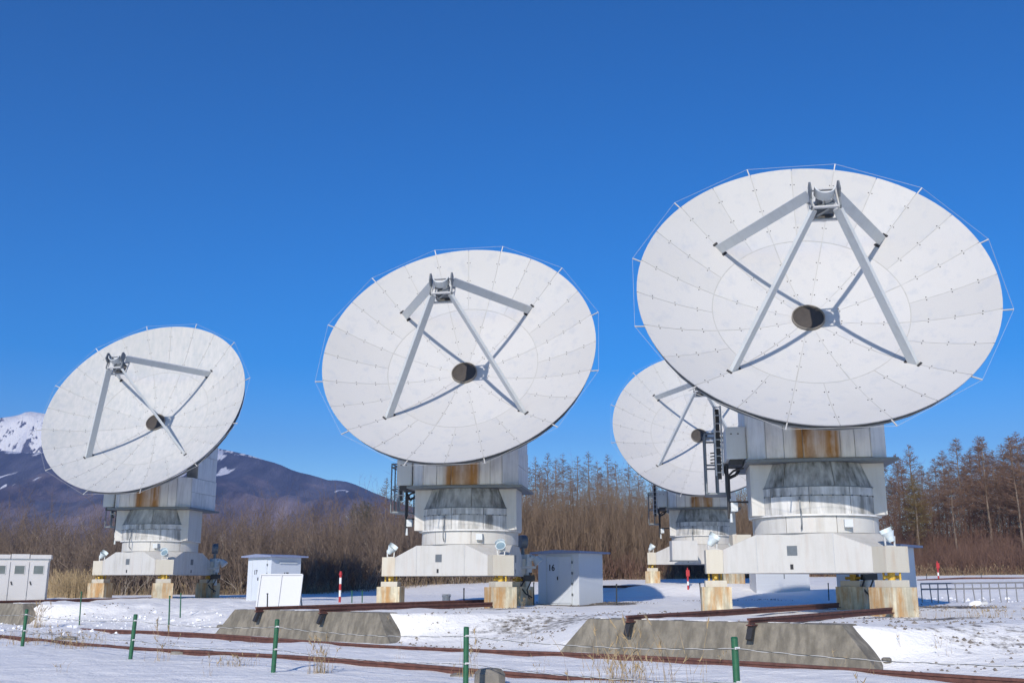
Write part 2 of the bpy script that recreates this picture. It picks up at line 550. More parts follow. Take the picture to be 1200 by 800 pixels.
ridge('forested_mountain', 'dark wooded mountain slope behind the left antennas',
      [(-700, 560), (-400, 545), (-200, 538), (-80, 532), (0, 528), (48, 531), (120, 520), (190, 516), (249, 523), (272, 527), (291, 532), (326, 540), (345, 548), (368, 554), (383, 560), (410, 561), (425, 567), (446, 578), (480, 592), (560, 606), (700, 618), (1000, 628), (1400, 632), (2100, 630)],
      900, 2600, 2000, M['mtn_dark'], 1.7, 50)
ridge('snowy_mountain', 'snow covered rocky peak at the left edge',
      [(-900, 560), (-500, 530), (-260, 508), (-120, 497), (-60, 494), (0, 489), (23, 484), (31, 481), (50, 482), (80, 484), (120, 492), (180, 506), (249, 521), (291, 531), (330, 545), (400, 575), (600, 620)],
      2060, 3100, 2450, M['mtn_snow'], 6.2, 62)

# ------------------------------------------------------------------ antenna
AZ, EL, ROLL = R(-8.224), R(27.47), R(.8)
nrm = Vector((math.sin(AZ) * math.cos(EL), -math.cos(AZ) * math.cos(EL), math.sin(EL)))
er = Vector((math.cos(AZ), math.sin(AZ), 0))
ur = nrm.cross(er)
if ur.z < 0: ur = -ur
ex, uy = er * math.cos(ROLL) + ur * math.sin(ROLL), ur * math.cos(ROLL) - er * math.sin(ROLL)
DEP = 1.537
CEN = Vector((3.2 * nrm.x, 3.2 * nrm.y, 9.15))             # middle of the rim, seen from the foot of the mount
VTX = CEN - nrm * DEP
MD = Matrix((( ex.x, uy.x, nrm.x, VTX.x), (ex.y, uy.y, nrm.y, VTX.y), (ex.z, uy.z, nrm.z, VTX.z), (0, 0, 0, 1)))   # dish frame: vertex at 0, axis z
MU = Matrix.Rotation(AZ, 4, 'Z')                            # turning upper mount: y points to the back
def zs(r): return DEP * (r / 5) ** 2

def sector(r0, r1, a0, a1, nr, na, off, skirt):
    """one curved dish panel with edges"""
    vs, fs = [], []
    for i in range(nr + 1):
        r = r0 + (r1 - r0) * i / nr
        for k in range(na + 1):
            a = a0 + (a1 - a0) * k / na
            vs.append((r * math.cos(a), r * math.sin(a), zs(r) + off))
    w = na + 1
    for i in range(nr):
        for k in range(na):
            fs.append((i * w + k, (i + 1) * w + k, (i + 1) * w + k + 1, i * w + k + 1))
    border = [k for k in range(w)] + [i * w + na for i in range(1, nr + 1)] + [nr * w + k for k in range(na - 1, -1, -1)] + [i * w for i in range(nr - 1, 0, -1)]
    b = len(vs)
    for i in border: vs.append((vs[i][0], vs[i][1], vs[i][2] - skirt))
    n = len(border)
    for k in range(n): fs.append((border[k], border[(k + 1) % n], b + (k + 1) % n, b + k))
    return vs, fs

def curved_panel(r0, z0, r1, z1, a0, a1, n, th=.03):
    vs, fs = [], []
    for r, z in ((r0, z0), (r1, z1), (r1 - th, z1), (r0 - th, z0)):
        for k in range(n + 1):
            a = a0 + (a1 - a0) * k / n
            vs.append((r * math.cos(a), r * math.sin(a), z))
    w = n + 1
    for i in range(4):
        j = (i + 1) % 4
        for k in range(n): fs.append((i * w + k, i * w + k + 1, j * w + k + 1, j * w + k))
    fs += [(0, w, 2 * w, 3 * w), (w - 1, 4 * w - 1, 3 * w - 1, 2 * w - 1)]
    return vs, fs

def make_antenna():
    root = empty('radio_telescope')
    # --- three concrete pads with caps and jacks
    arms = [R(53), R(173), R(293)]
    for a in arms:
        Mx = Matrix.Rotation(a, 4, 'Z')
        m = MB(); m.box((2.98 - .43, -.43, -.5), (2.98 + .43, .43, .715), Mx)
        pad = m.build('concrete_pad', M['pad'], root)
        m = MB(); m.box((2.98 - .31, -.31, .718), (2.98 + .31, .31, .90), Mx); m.build('cap', M['cream'], pad)
        m = MB()
        m.tube(Mx @ Vector((2.98, 0, .90)), Mx @ Vector((2.98, 0, 1.10)), .10, .10, 10)
        m.tube(Mx @ Vector((2.98, -.24, .98)), Mx @ Vector((2.98, .24, .98)), .045, .045, 8)
        m.tube(Mx @ Vector((2.80, -.1, .90)), Mx @ Vector((2.80, -.1, 1.10)), .03, .03, 6)
        m.tube(Mx @ Vector((3.17, .12, .90)), Mx @ Vector((3.17, .12, 1.10)), .03, .03, 6)
        m.build('jack', M['yellow'], pad)
    # --- three armed base frame
    Z0, ZL, ZH = 1.10, 1.78, 2.18
    pts = []
    for a in arms:
        d, p = Vector((math.cos(a), math.sin(a))), Vector((-math.sin(a), math.cos(a)))
        pts += [d * 2.75 - p * .39, d * 2.75 + p * .39]
    vs = [(p.x, p.y, Z0) for p in pts] + [(p.x, p.y, ZL) for p in pts]
    hp = []
    for i in range(3):
        a, b = pts[2 * i + 1], pts[(2 * i + 2) % 6]
        d = (b - a).normalized()
        hp += [a + d * 1.05, b - d * 1.05]
    vs += [(p.x, p.y, ZH) for p in hp]
    fs = [tuple(range(5, -1, -1)), tuple(range(12, 18))]
    for i in range(3):
        a, b = 2 * i + 1, (2 * i + 2) % 6
        fs.append((a, b, 6 + b, 12 + 2 * i + 1, 12 + 2 * i, 6 + a))
        fs.append((6 + 2 * i, 6 + 2 * i + 1, 12 + 2 * i, 12 + (2 * i - 1) % 6))
    m = MB(); m.add(vs, fs)
    base = m.build('base_frame', M['white'], root)
    for a in arms:
        Mx = Matrix.Rotation(a, 4, 'Z')
        m = MB(); m.box((2.755, -.392, Z0 - .003), (3.25, .392, ZL + .003), Mx); m.build('arm_end', M['cream'], base)
    # hatch, hole and seams on the three long sides
    for i in range(3):
        a, b = pts[2 * i + 1], pts[(2 * i + 2) % 6]
        d = (b - a).normalized(); nn = Vector((d.y, -d.x))
        if nn.dot(a) < 0: nn = -nn
        Ms = Matrix(((d.x, nn.x, 0, a.x), (d.y, nn.y, 0, a.y), (0, 0, 1, 0), (0, 0, 0, 1)))
        m = MB()
        m.box((1.98, -.01, 1.58), (2.28, .008, 1.85), Ms)
        m.build('hatch', M['steel'], base)
        m = MB(); m.box((2.05, -.01, 1.20), (2.14, .008, 1.34), Ms); m.build('vent_hole', M['dark'], base)
        m = MB(); m.box((-.01, .0, Z0), (4.39, .018, Z0 + .03), Ms); m.build('lower_flange', M['white'], base)
        for s_ in (1.05, 3.32):
            m = MB(); m.box((s_, -.01, Z0 + .03), (s_ + .02, .007, ZH - .004), Ms); m.build('weld_seam', M['galv'], base)
    # --- pedestal: lower ring, clad drum, stained cone, side cheeks
    m = MB(); m.lathe([(0, 2.185), (1.76, 2.185), (1.76, 4.2), (0, 4.2)][0:4], 40)
    core = MB(); core.lathe([(0, 2.18), (1.765, 2.18), (1.765, 2.66), (1.82, 2.66), (1.82, 3.46), (1.60, 4.2), (0, 4.2)], 40)
    ped = core.build('pedestal', M['seam'], root, True)
    def clad(r0, z0, r1, z1, n, mat, name, ph=0.0):
        for k in range(n):
            g = .011
            v, f = curved_panel(r0, z0, r1, z1, ph + 2 * math.pi * k / n + g / r0, ph + 2 * math.pi * (k + 1) / n - g / r0, max(3, 48 // n))
            q = MB(); q.add(v, f, MU); q.build(name, mat, ped, True)
    clad(1.80, 2.20, 1.80, 2.665, 8, M['white'], 'ring_panel', .2)
    clad(1.865, 2.72, 1.865, 3.225, 10, M['grimy'], 'drum_panel', .12)
    clad(1.865, 3.245, 1.865, 3.475, 10, M['grimy'], 'drum_panel', .12)
    clad(1.855, 3.50, 1.63, 4.195, 8, M['mossy'], 'cone_panel', .2)
    m = MB(); m.lathe([(1.80, 2.67), (1.90, 2.67), (1.90, 2.715), (1.80, 2.715)], 48); m.build('ring_flange', M['yoke'], ped, True)
    m = MB(); m.lathe([(1.84, 3.478), (1.885, 3.478), (1.885, 3.498), (1.84, 3.498)], 48); m.build('ring_band', M['steel'], ped, True)
    for s_ in (-1, 1):
        m = MB(); m.box((min(s_ * 1.15, s_ * 1.89), -1.06, 2.72), (max(s_ * 1.15, s_ * 1.89), .42, 4.192), MU); m.build('side_cheek', M['white'], ped)
    m = MB()                                                     # bolt heads along the two seams of the drum
    for z_, n_ in ((3.235, 40),):
        for k in range(n_):
            a = 2 * math.pi * k / n_
            r_ = 1.90 if z_ < 3 else 1.866
            m.box((r_ - .01, -.018, z_ - .018), (r_ + .022, .018, z_ + .018), MU @ Matrix.Rotation(a, 4, 'Z'))
    o = m.build('drum_bolts', M['steel'], ped); o['kind'] = 'stuff'
    m = MB(); m.path([MU @ Vector(p) for p in ((-.62, -1.80, 3.20), (-.62, -1.84, 2.86), (-.62, -1.95, 2.74), (-.62, -1.95, 2.42), (-.62, -1.78, 2.3))], .022)
    m.build('conduit', M['steel'], ped)
    m = MB(); m.box((1.25, -1.085, 3.02), (1.62, -1.06, 3.5), MU) if False else m.box((.55, -1.872, 2.34), (.78, -1.60, 2.56), MU)
    m.build('terminal_box', M['box_grey'], ped)
    for z_ in (3.2, 3.75):
        for s_ in (-1, 1):
            m = MB(); m.box((min(s_ * 1.66, s_ * 1.88), -1.068, z_), (max(s_ * 1.66, s_ * 1.88), -1.058, z_ + .018), MU); m.build('weld_seam', M['galv'], ped)
    # --- turning yoke
    fl = MB(); fl.box((-2.05, -1.74, 4.2), (2.18, 1.75, 4.285), MU)
    fl.build('yoke_flange', M['steel'], root)
    c = .5
    poly = [(-1.95 + c, -1.65), (1.95 - c, -1.65), (1.95, -1.65 + c), (1.95, 1.65), (-1.95, 1.65), (-1.95, -1.65 + c)]
    yk = MB(); yk.prism(poly, 4.30, 5.75, MU)
    for s_ in (-1, 1):
        yk.prism([(s_ * 1.36, -.55), (s_ * 1.93, -.55), (s_ * 1.93, 1.6), (s_ * 1.36, 1.6)][::s_], 5.75, 8.15, MU)
    yoke = yk.build('yoke', M['seam'], root)
    def plate(name, p, q, z0, z1, mat, th=.025):
        p, q = Vector(p), Vector(q)
        d = (q - p).normalized(); nn = Vector((d.y, -d.x))
        a, b = p + d * .010, q - d * .010
        m = MB(); m.prism([tuple(a), tuple(a + nn * th), tuple(b + nn * th), tuple(b)][::-1], z0 + .01, z1 - .01, MU)
        return m.build(name, mat, yoke)
    xs_ = [-1.45, -.95, -.42, .62, 1.02, 1.45]
    for k in range(5):
        pl = plate('yoke_panel', (xs_[k], -1.65), (xs_[k + 1], -1.65), 4.30, 5.75, M['rusty_panel'] if k in (1, 2, 3) else M['yoke'])
        if k == 2: pl['label'] = 'rust-stained middle panel of the yoke'
    for (p, q) in (((1.45, -1.65), (1.95, -1.15)), ((-1.95, -1.15), (-1.45, -1.65))):
        plate('yoke_panel', p, q, 4.30, 5.75, M['yoke'])
    for k in range(2):
        for z0, z1 in ((4.30, 5.05), (5.05, 5.75)):
            plate('yoke_panel', (1.95, -1.15 + 1.4 * k), (1.95, .25 + 1.4 * k), z0, z1, M['yoke'])
            plate('yoke_panel', (-1.95, .25 + 1.4 * k), (-1.95, -1.15 + 1.4 * k), z0, z1, M['yoke'])
    for z0, z1 in ((5.75, 6.9), (6.9, 8.15)):
        plate('yoke_panel', (1.93, -.55), (1.93, 1.6), z0, z1, M['yoke'])
        plate('yoke_panel', (-1.93, 1.6), (-1.93, -.55), z0, z1, M['yoke'])
    # --- elevation drum and back structure of the dish
    m = MB(); m.tube(MU @ Vector((-1.35, 0, 7.67)), MU @ Vector((1.35, 0, 7.67)), .62, .62, 20)
    m.tube(MU @ Vector((0, 0, 7.67)), VTX - nrm * .55, .75, 1.35, 20)
    m.build('elevation_drum', M['yoke'], root, True)
    bt = MB()
    for k in range(24):
        a = 2 * math.pi * k / 24
        c_, s_ = math.cos(a), math.sin(a)
        for rr in ((4.88, zs(4.88) - .06, zs(4.88) - .17),):
            prof = [(4.90, zs(4.9) - .055), (3.2, zs(3.2) - .06), (1.3, zs(1.3) - .06)]
            low = [(4.86, zs(4.9) - .27), (3.2, zs(3.2) - .75), (1.3, -1.0)]
            for i in range(2):
                bt.beam(MD @ Vector((low[i][0] * c_, low[i][0] * s_, low[i][1])), MD @ Vector((low[i + 1][0] * c_, low[i + 1][0] * s_, low[i + 1][1])), .07, .07)
            for r_, zt, zb in ((4.1, zs(4.1) - .06, zs(4.1) - .36), (3.2, zs(3.2) - .06, zs(3.2) - .62), (2.2, zs(2.2) - .06, -.62)):
                bt.beam(MD @ Vector((r_ * c_, r_ * s_, zt)), MD @ Vector((r_ * c_, r_ * s_, zb)), .05, .05)
            bt.beam(MD @ Vector((4.1 * c_, 4.1 * s_, zs(4.1) - .06)), MD @ Vector((3.2 * c_, 3.2 * s_, zs(3.2) - .6)), .05, .05)
            bt.beam(MD @ Vector((4.9 * c_, 4.9 * s_, zs(4.9) - .12)), MD @ Vector((4.1 * c_, 4.1 * s_, zs(4.1) - .36)), .05, .05)
    for r_, z_ in ((4.1, zs(4.1) - .36), (3.2, zs(3.2) - .62), (4.86, zs(4.9) - .27), (4.6, zs(4.6) - .2), (1.3, -.95)):
        bt.lathe([(r_ - .035, z_ - .035), (r_ + .035, z_ - .035), (r_ + .035, z_ + .035), (r_ - .035, z_ + .035), (r_ - .035, z_ - .035)], 48, MD)
    bt.build('backing_truss', M['steel'], root)
    # --- reflector: backing shell, 12 inner and 24 outer panels
    rf = MB()
    prof = [(.3 + 4.66 * i / 10, zs(.3 + 4.66 * i / 10) - .008) for i in range(11)]
    rf.lathe(prof + [(4.96, zs(4.96) - .085)] + [(r_, z_ - .05) for r_, z_ in prof[::-1]], 96, MD)
    refl = rf.build('reflector', M['seam'], root, True)
    jit = random.Random(4)
    for k in range(12):
        a = R(15 + 30 * k)
        v, f = sector(.42, 2.79, a + .006, a + R(30) - .006, 5, 6, jit.uniform(-.002, .003), .03)
        q = MB(); q.add(v, f, MD); q.build('inner_panel', M['dish'], refl, True)
    for k in range(24):
        a = R(15 * k)
        v, f = sector(2.815, 5.0, a + .0025, a + R(15) - .0025, 5, 4, jit.uniform(-.002, .004), .035)
        q = MB(); q.add(v, f, MD); q.build('outer_panel', M['dish'], refl, True)
    b = MB()
    for k in range(24):
        for r_ in (3.25, 3.9, 4.55) + ((.95, 1.5, 2.1) if k % 2 else ()):
            a = R(15 * k)
            for da in (-.055, .055):
                c_ = Vector((r_ * math.cos(a) - da * math.sin(a), r_ * math.sin(a) + da * math.cos(a), zs(r_)))
                b.box(c_ + Vector((-.014, -.014, -.01)), c_ + Vector((.014, .014, .012)), MD)
    o = b.build('panel_bolts', M['dark'], refl); o['kind'] = 'stuff'
    tips = []
    for k in range(12):
        a = R(15 + 30 * k)
        d = Vector((math.cos(a), math.sin(a), 0))
        m = MB(); m.beam(MD @ (d * 4.93 + Vector((0, 0, zs(4.93) - .06))), MD @ (d * 5.27 + Vector((0, 0, DEP + .02))), .034, .025, nrm)
        m.build('rim_bracket', M['wire'], refl)
        tips.append(MD @ (d * 5.27 + Vector((0, 0, DEP + .02))))
    m = MB()
    for k in range(12): m.tube(tips[k], tips[(k + 1) % 12], .0042, .0042, 4, False)
    m.build('rim_wire', M['wire'], refl)
    # --- hub tube with recessed membrane
    m = MB(); m.lathe([(.445, -.02), (.48, -.02), (.48, .10), (.465, .12), (.445, .10), (.445, .03)], 36, MD)
    hub = m.build('hub_tube', M['hub_ring'], root, True)
    m = MB(); m.lathe([(0, .065), (.30, .062), (.443, .05)], 36, MD); m.build('membrane', M['membrane'], hub, True)
    # --- four struts with feet
    for k in range(4):
        a = R(45 + 90 * k)
        d, tt = Vector((math.cos(a), math.sin(a), 0)), Vector((-math.sin(a), math.cos(a), 0))
        p0, p1 = d * 3.40 + Vector((0, 0, zs(3.40) + .03)), d * .44 + Vector((0, 0, 4.62))
        ax = (p1 - p0).normalized(); w = ax.cross(tt).normalized()
        if w.dot(d) < 0: w = -w
        vs = []
        for p, hd, ht in ((p0, .150, .052), (p1, .142, .046)):
            for i, j in ((-1, -1), (1, -1), (1, 1), (-1, 1)):
                q = p + w * (i * hd) + tt * (j * ht)
                if p is p0: q = q - ax * ((q.z - zs(math.hypot(q.x, q.y)) - .012) / ax.z)
                vs.append(q)
        m = MB(); m.add(vs, [(3, 2, 1, 0), (4, 5, 6, 7), (0, 1, 5, 4), (1, 2, 6, 5), (2, 3, 7, 6), (3, 0, 4, 7)], MD)
        st = m.build('strut', M['strut'], root)
        f0 = d * 3.40 + Vector((0, 0, zs(3.4)))
        m = MB()
        for s_ in (-1, 1):
            c_ = f0 + d * (.19 * s_) + Vector((0, 0, zs(3.4 + .19 * s_) - zs(3.4)))
            m.beam(MD @ (c_ - tt * .085 + Vector((0, 0, .012))), MD @ (c_ + tt * .085 + Vector((0, 0, .012))), .06, .04, nrm)
            m.build('strut_foot', M['dark'], st)
            m = MB()
    # --- subreflector unit
    m = MB(); m.lathe([(0, 4.10), (.16, 4.115), (.29, 4.17), (.31, 4.20), (.31, 4.26), (0, 4.26)], 28, MD)
    sub = m.build('subreflector', M['mirror'], root, True)
    m = MB()
    H0, H1, g = 4.28, 4.74, .335
    for i in (-1, 1):
        for j in (-1, 1): m.beam(MD @ Vector((i * g, j * g, H0)), MD @ Vector((i * g, j * g, H1)), .055, .055, nrm.orthogonal())
    for z_ in (H0, H1):
        for i in (-1, 1):
            m.beam(MD @ Vector((-g, i * g, z_)), MD @ Vector((g, i * g, z_)), .055, .055, nrm)
            m.beam(MD @ Vector((i * g, -g, z_)), MD @ Vector((i * g, g, z_)), .055, .055, nrm)
    m.build('cage', M['galv'], sub)
    m = MB(); m.box((-.20, -.16, 4.30), (.06, .14, 4.52), MD); m.box((.02, -.24, 4.40), (.22, .02, 4.66), MD); m.tube(MD @ Vector((-.12, .08, 4.3)), MD @ Vector((-.12, .08, 4.72)), .09, .09, 10)
    m.tube(MD @ Vector((.16, .18, 4.28)), MD @ Vector((.16, .18, 4.7)), .05, .05, 8)
    m.tube(MD @ Vector((-.22, -.26, 4.32)), MD @ Vector((.1, -.28, 4.6)), .035, .035, 6)
    m.build('drive_unit', M['steel'], sub)
    m = MB()
    n = 14
    vs, fs = [], []
    for r_ in (.27, .24):
        for z_ in (4.78, 5.06):
            for k in range(n + 1):
                a = math.pi + math.pi * k / n
                vs.append((r_ * math.cos(a), r_ * math.sin(a) + .12, z_))
    w = n + 1
    for k in range(n):
        fs += [(k, k + 1, w + k + 1, w + k), (2 * w + k, 3 * w + k, 3 * w + k + 1, 2 * w + k + 1), (w + k, w + k + 1, 3 * w + k + 1, 3 * w + k), (k, 2 * w + k, 2 * w + k + 1, k + 1)]
    m.add(vs, fs, MD); m.build('trough_cover', M['strut'], sub, True)
    for s_ in (-1, 1):
        x0, x1 = sorted((s_ * .345, s_ * .385))
        m = MB()
        m.prism([(-.36, 4.25), (-.28, 4.25), (-.26, 4.72), (.36, 4.80), (.36, 5.0), (.28, 5.08), (-.02, 5.08), (-.10, 4.84), (-.36, 4.80)], x0, x1, MD @ Matrix(((0, 0, 1, 0), (1, 0, 0, 0), (0, 1, 0, 0), (0, 0, 0, 1))))
        m.build('side_plate', M['steel'], sub)
    # --- service platform with ladder on the left side of the yoke
    m = MB(); m.box((-3.12, .05, 3.44), (-2.42, 1.15, 3.50), MU)
    pf = m.build('service_platform', M['steel'], root)
    m = MB()
    for x_, y_ in ((-3.1, .07), (-3.1, .6), (-3.1, 1.13), (-2.76, .07), (-2.76, 1.13), (-2.46, 1.13)):
        m.tube(MU @ Vector((x_, y_, 3.5)), MU @ Vector((x_, y_, 5.30)), .028, .028, 6)
    for z_ in (4.33, 5.30, 5.17):
        m.path([MU @ Vector(p) for p in ((-2.46, .07, z_), (-3.1, .07, z_), (-3.1, 1.13, z_), (-2.46, 1.13, z_))], .028)
    m.build('guard_rail', M['steel'], pf)
    m = MB()
    for x_ in (-2.80, -2.60): m.tube(MU @ Vector((x_, -.02, 4.0)), MU @ Vector((x_, -.02, 6.15)), .028, .028, 6)
    for k in range(9): m.tube(MU @ Vector((-2.80, -.02, 4.1 + .25 * k)), MU @ Vector((-2.60, -.02, 4.1 + .25 * k)), .018, .018, 5)
    m.build('ladder', M['galv'], pf)
    m = MB()
    m.tube(MU @ Vector((-2.48, 0, 2.70)), MU @ Vector((-2.48, 0, 5.36)), .045, .045, 8)
    m.path([MU @ Vector(p) for p in ((-2.48, 0, 3.2), (-1.9, 0, 3.2))], .03)
    m.path([MU @ Vector(p) for p in ((-2.1, .3, 4.2), (-2.2, .3, 4.05), (-2.42, .3, 3.95), (-2.5, .25, 4.1), (-2.6, .2, 4.4))], .05)
    m.path([MU @ Vector(p) for p in ((-2.0, -.3, 4.2), (-2.3, -.2, 4.12), (-2.44, 0, 4.0), (-2.44, 0, 3.3))], .035)
    for k in range(4):
        m.tube(MU @ Vector((-2.95, .3, 4.42 + .1 * k)), MU @ Vector((-2.55, .3, 4.46 + .1 * k)), .02, .02, 5)
    m.box((-2.76, .03, 3.9), (-2.64, .08, 6.05), MU)
    m.build('cable_run', M['dark'], pf)
    m = MB(); m.box((-2.42, -.15, 2.92), (-2.22, .1, 3.18), MU); m.tube(MU @ Vector((-2.42, -.05, 2.6)), MU @ Vector((-2.42, -.05, 2.86)), .05, .03, 8)
    m.build('junction_box', M['box_grey'], pf)
    m = MB(); m.box((-2.55, -1.25, 4.36), (-1.985, .1, 5.30), MU)
    eb = m.build('equipment_box', M['box_grey'], root)
    m = MB(); m.box((-2.52, -1.262, 4.40), (-2.02, -1.253, 5.26), MU); m.build('door', M['box_grey'], eb)
    m = MB(); m.box((-2.46, -1.15, 4.20), (-2.09, 0, 4.357), MU); m.build('bracket', M['dark'], eb)
    for x_ in (-2.42, -2.22):
        m = MB(); m.box((x_, -1.275, 5.08), (x_ + .05, -1.264, 5.11), MU); m.build('latch', M['dark'], eb)
    # --- machinery hung on the arm at the back right
    Ma = Matrix.Translation((-.35, -.35, 0)) @ Matrix.Rotation(arms[0], 4, 'Z')
    m = MB(); m.box((3.45, -.55, 1.25), (3.75, -.1, 1.95), Ma)
    eqb = m.build('control_box', M['box_grey'], root)
    m = MB(); m.box((3.753, -.42, 1.55), (3.765, -.25, 1.75), Ma); m.build('cover', M['dark'], eqb)
    m = MB()
    c_ = Ma @ Vector((3.75, -.1, 0))
    m.tube((c_.x, c_.y, .2), (c_.x, c_.y, 2.35), .07, .07, 10)
    m.tube((c_.x - .12, c_.y - .05, 2.45), (c_.x + .12, c_.y + .05, 2.45), .26, .26, 16)
    m.build('hoist_post', M['steel'], root)
    m = MB(); c_ = Ma @ Vector((3.7, -.62, 0)) + Vector((-.2, 0, 0))
    m.path([Vector((c_.x, c_.y, .6)), Vector((c_.x, c_.y, 1.65)), Vector((c_.x + .12, c_.y, 1.82)), Vector((c_.x + .30, c_.y, 1.80))], .11, 10)
    m.tube((c_.x + .28, c_.y, 1.82), (c_.x + .46, c_.y - .02, 1.62), .13, .2, 12)
    m.build('air_duct', M['box_grey'], root, True)
    m = MB(); c_ = Ma @ Vector((3.1, -.75, 0))
    m.beam((c_.x - .5, c_.y, 1.42), (c_.x + .38, c_.y, 1.44), .10, .10)
    m.build('white_bar', M['wire'], root)
    m = MB(); c_ = Ma @ Vector((3.35, -.35, 0))
    m.path([c_ + Vector(p) for p in ((0, 0, 1.2), (.1, -.1, .95), (-.05, -.2, .7), (.15, -.25, .45), (.4, -.2, .3))], .03)
    m.path([c_ + Vector(p) for p in ((.3, 0, 1.25), (.35, -.1, .9), (.2, -.1, .6), (.28, -.2, .25))], .025)
    m.box((c_.x + .05, c_.y - .1, .92), (c_.x + .5, c_.y + .15, 1.15))
    m.build('cables', M['dark'], root)
    return root

def copy_tree(o, parent=None):
    c = o.copy(); col.objects.link(c); c.parent = parent
    for ch in o.children: copy_tree(ch, c)
    return c

proto = make_antenna()
ANT = [proto]
for _ in range(3): ANT.append(copy_tree(proto))
order = [ANT[2], ANT[1], ANT[0], ANT[3]]                    # order[i] stands at A_POS[i]
LAB = ['leftmost white dish antenna, streaky grey reflector, standing before the mountain',
       'white dish antenna in the middle, standing beside shed number 16',
       'largest and nearest white dish antenna, on the right before the larches',
       'white dish antenna partly hidden behind the largest antenna']
for o, p, l in zip(order, A_POS, LAB):
    o.location = p
    tag(o, l, 'radio telescope', 'radio telescopes in a row')
for ch in order[0].children:                                 # the left dish is more weathered than the others
    if ch.name.startswith('reflector'):
        for pn in ch.children:
            if 'panel' in pn.name and 'bolts' not in pn.name:
                pn.material_slots[0].link = 'OBJECT'
                pn.material_slots[0].material = M['dish_worn']

def face_box(name, px0, px1, py0, py1, Y, depth, mat):
    a, b = at(px0, py1, Y), at(px1, py0, Y)
    o = Vector(A_POS[3])
    m = MB(); m.box(a - o, b - o + Vector((0, depth, 0)))
    bx = m.build(name, mat, order[3])
    m = MB(); m.box(a - o + Vector((-.03, -.03, -.06)), Vector(((b - o).x + .03, (a - o).y + depth, (a - o).z - .003))); m.build('bottom_tray', M['steel'], bx)
face_box('front_cabinet', 788, 817, 633, 656, 57.6, .9, M['white'])
face_box('arm_cabinet', 859, 880, 626, 641, 58.0, .9, M['cream'])

# ------------------------------------------------------------------ floodlights standing on the base frames
def make_floodlight():
    root = empty('floodlight')
    m = MB(); m.box((-.16, -.12, 0), (.16, .12, .03)); m.beam((-.15, 0, .02), (-.17, 0, .34), .04, .05); m.beam((.15, 0, .02), (.17, 0, .34), .04, .05)
    m.build('bracket', M['galv'], root)
    h = empty_head = None
    MH = Matrix.Translation((0, 0, .34))
    m = MB(); m.lathe([(0, -.20), (.10, -.20), (.13, -.10), (.15, -.02), (.21, .10), (.225, .13), (.20, .13), (.185, .10)], 20, MH)
    head = m.build('lamp_head', M['lamp'], root, True)
    m = MB(); m.lathe([(0, .095), (.19, .09)], 20, MH); m.build('lens', M['lens'], head, True)
    m = MB(); m.lathe([(.225, .12), (.24, .28), (.23, .28), (.215, .12)], 20, MH, R(20), R(160)); m.build('hood', M['lamp'], head, True)
    return root
fl0 = make_floodlight()
FL = []
names = ['the leftmost antenna', 'the middle antenna', 'the largest antenna', 'the half hidden antenna']
first = True
for i, A in enumerate(A_POS):
    for side, ang in (('left', R(173)), ('right', R(293)),):
        o = fl0 if first else copy_tree(fl0)
        first = False
        r_ = 3.02
        p = Vector((A[0] + r_ * math.cos(ang), A[1] + r_ * math.sin(ang), A[2] + 1.783))
        o.location = p
        o.scale = (.8, .8, .8)
        aim = {'left': Vector((.55, -.10, .8)), 'right': Vector((-.15, -.8, .55)) if i < 2 else Vector((-.35, .12, .9))}[side]
        for ch in o.children:
            if ch.name.startswith('lamp_head'):
                q = Vector((0, 0, 1)).rotation_difference(aim.normalized()).to_matrix().to_4x4()
                ch.matrix_local = Matrix.Translation((0, 0, .34)) @ q @ Matrix.Translation((0, 0, -.34))
        tag(o, 'floodlight standing on the %s arm of the base of %s' % (side, names[i]), 'floodlight', 'floodlights on the antenna bases')

# ------------------------------------------------------------------ concrete blocks and rails
def block(c, h, label, htop=.78):
    """retaining block: a trapezoid wall whose ends slope"""
    rows = [(1.30 + .32 * k / 7, -1.85 + 1.075 * k / 7, h - .95 * k / 7) for k in range(8)] + [(1.95, -.775, h - .95), (2.3, -.775, h - .95), (2.3, -1.85, h)]
    n = 44
    vs, fs = [], []
    for i, (q, z, hh) in enumerate(rows):
        for k in range(n + 1):
            s_ = c - hh + 2 * hh * k / n
            j = noise.noise((s_ * 1.3, i * .45, c)) * .022 + noise.noise((s_ * 5, i * 1.3, c)) * .010
            edge = .02 * abs(noise.noise((s_ * 3.1, 7, c))) if i in (7, 8) else 0
            vs.append((*xy(s_, q + j), z + j * .5 - edge))
    w = n + 1
    for i in range(len(rows) - 1):
        for k in range(n): fs.append((i * w + k, i * w + k + 1, (i + 1) * w + k + 1, (i + 1) * w + k))
    fs += [tuple(i * w for i in range(len(rows)))[::-1], tuple(i * w + n for i in range(len(rows)))]
    m = MB(); m.add(vs, fs)
    o = m.build('concrete_block', M['concrete'])
    return tag(o, label, 'concrete block', 'concrete blocks along the track')
block(*BLOCKS[0], 'grey concrete retaining block in front of the largest antenna')
block(*BLOCKS[1], 'grey concrete retaining block in front of the middle antenna')
block(*BLOCKS[2], 'grey concrete retaining block at the left edge, before the white cabinet')

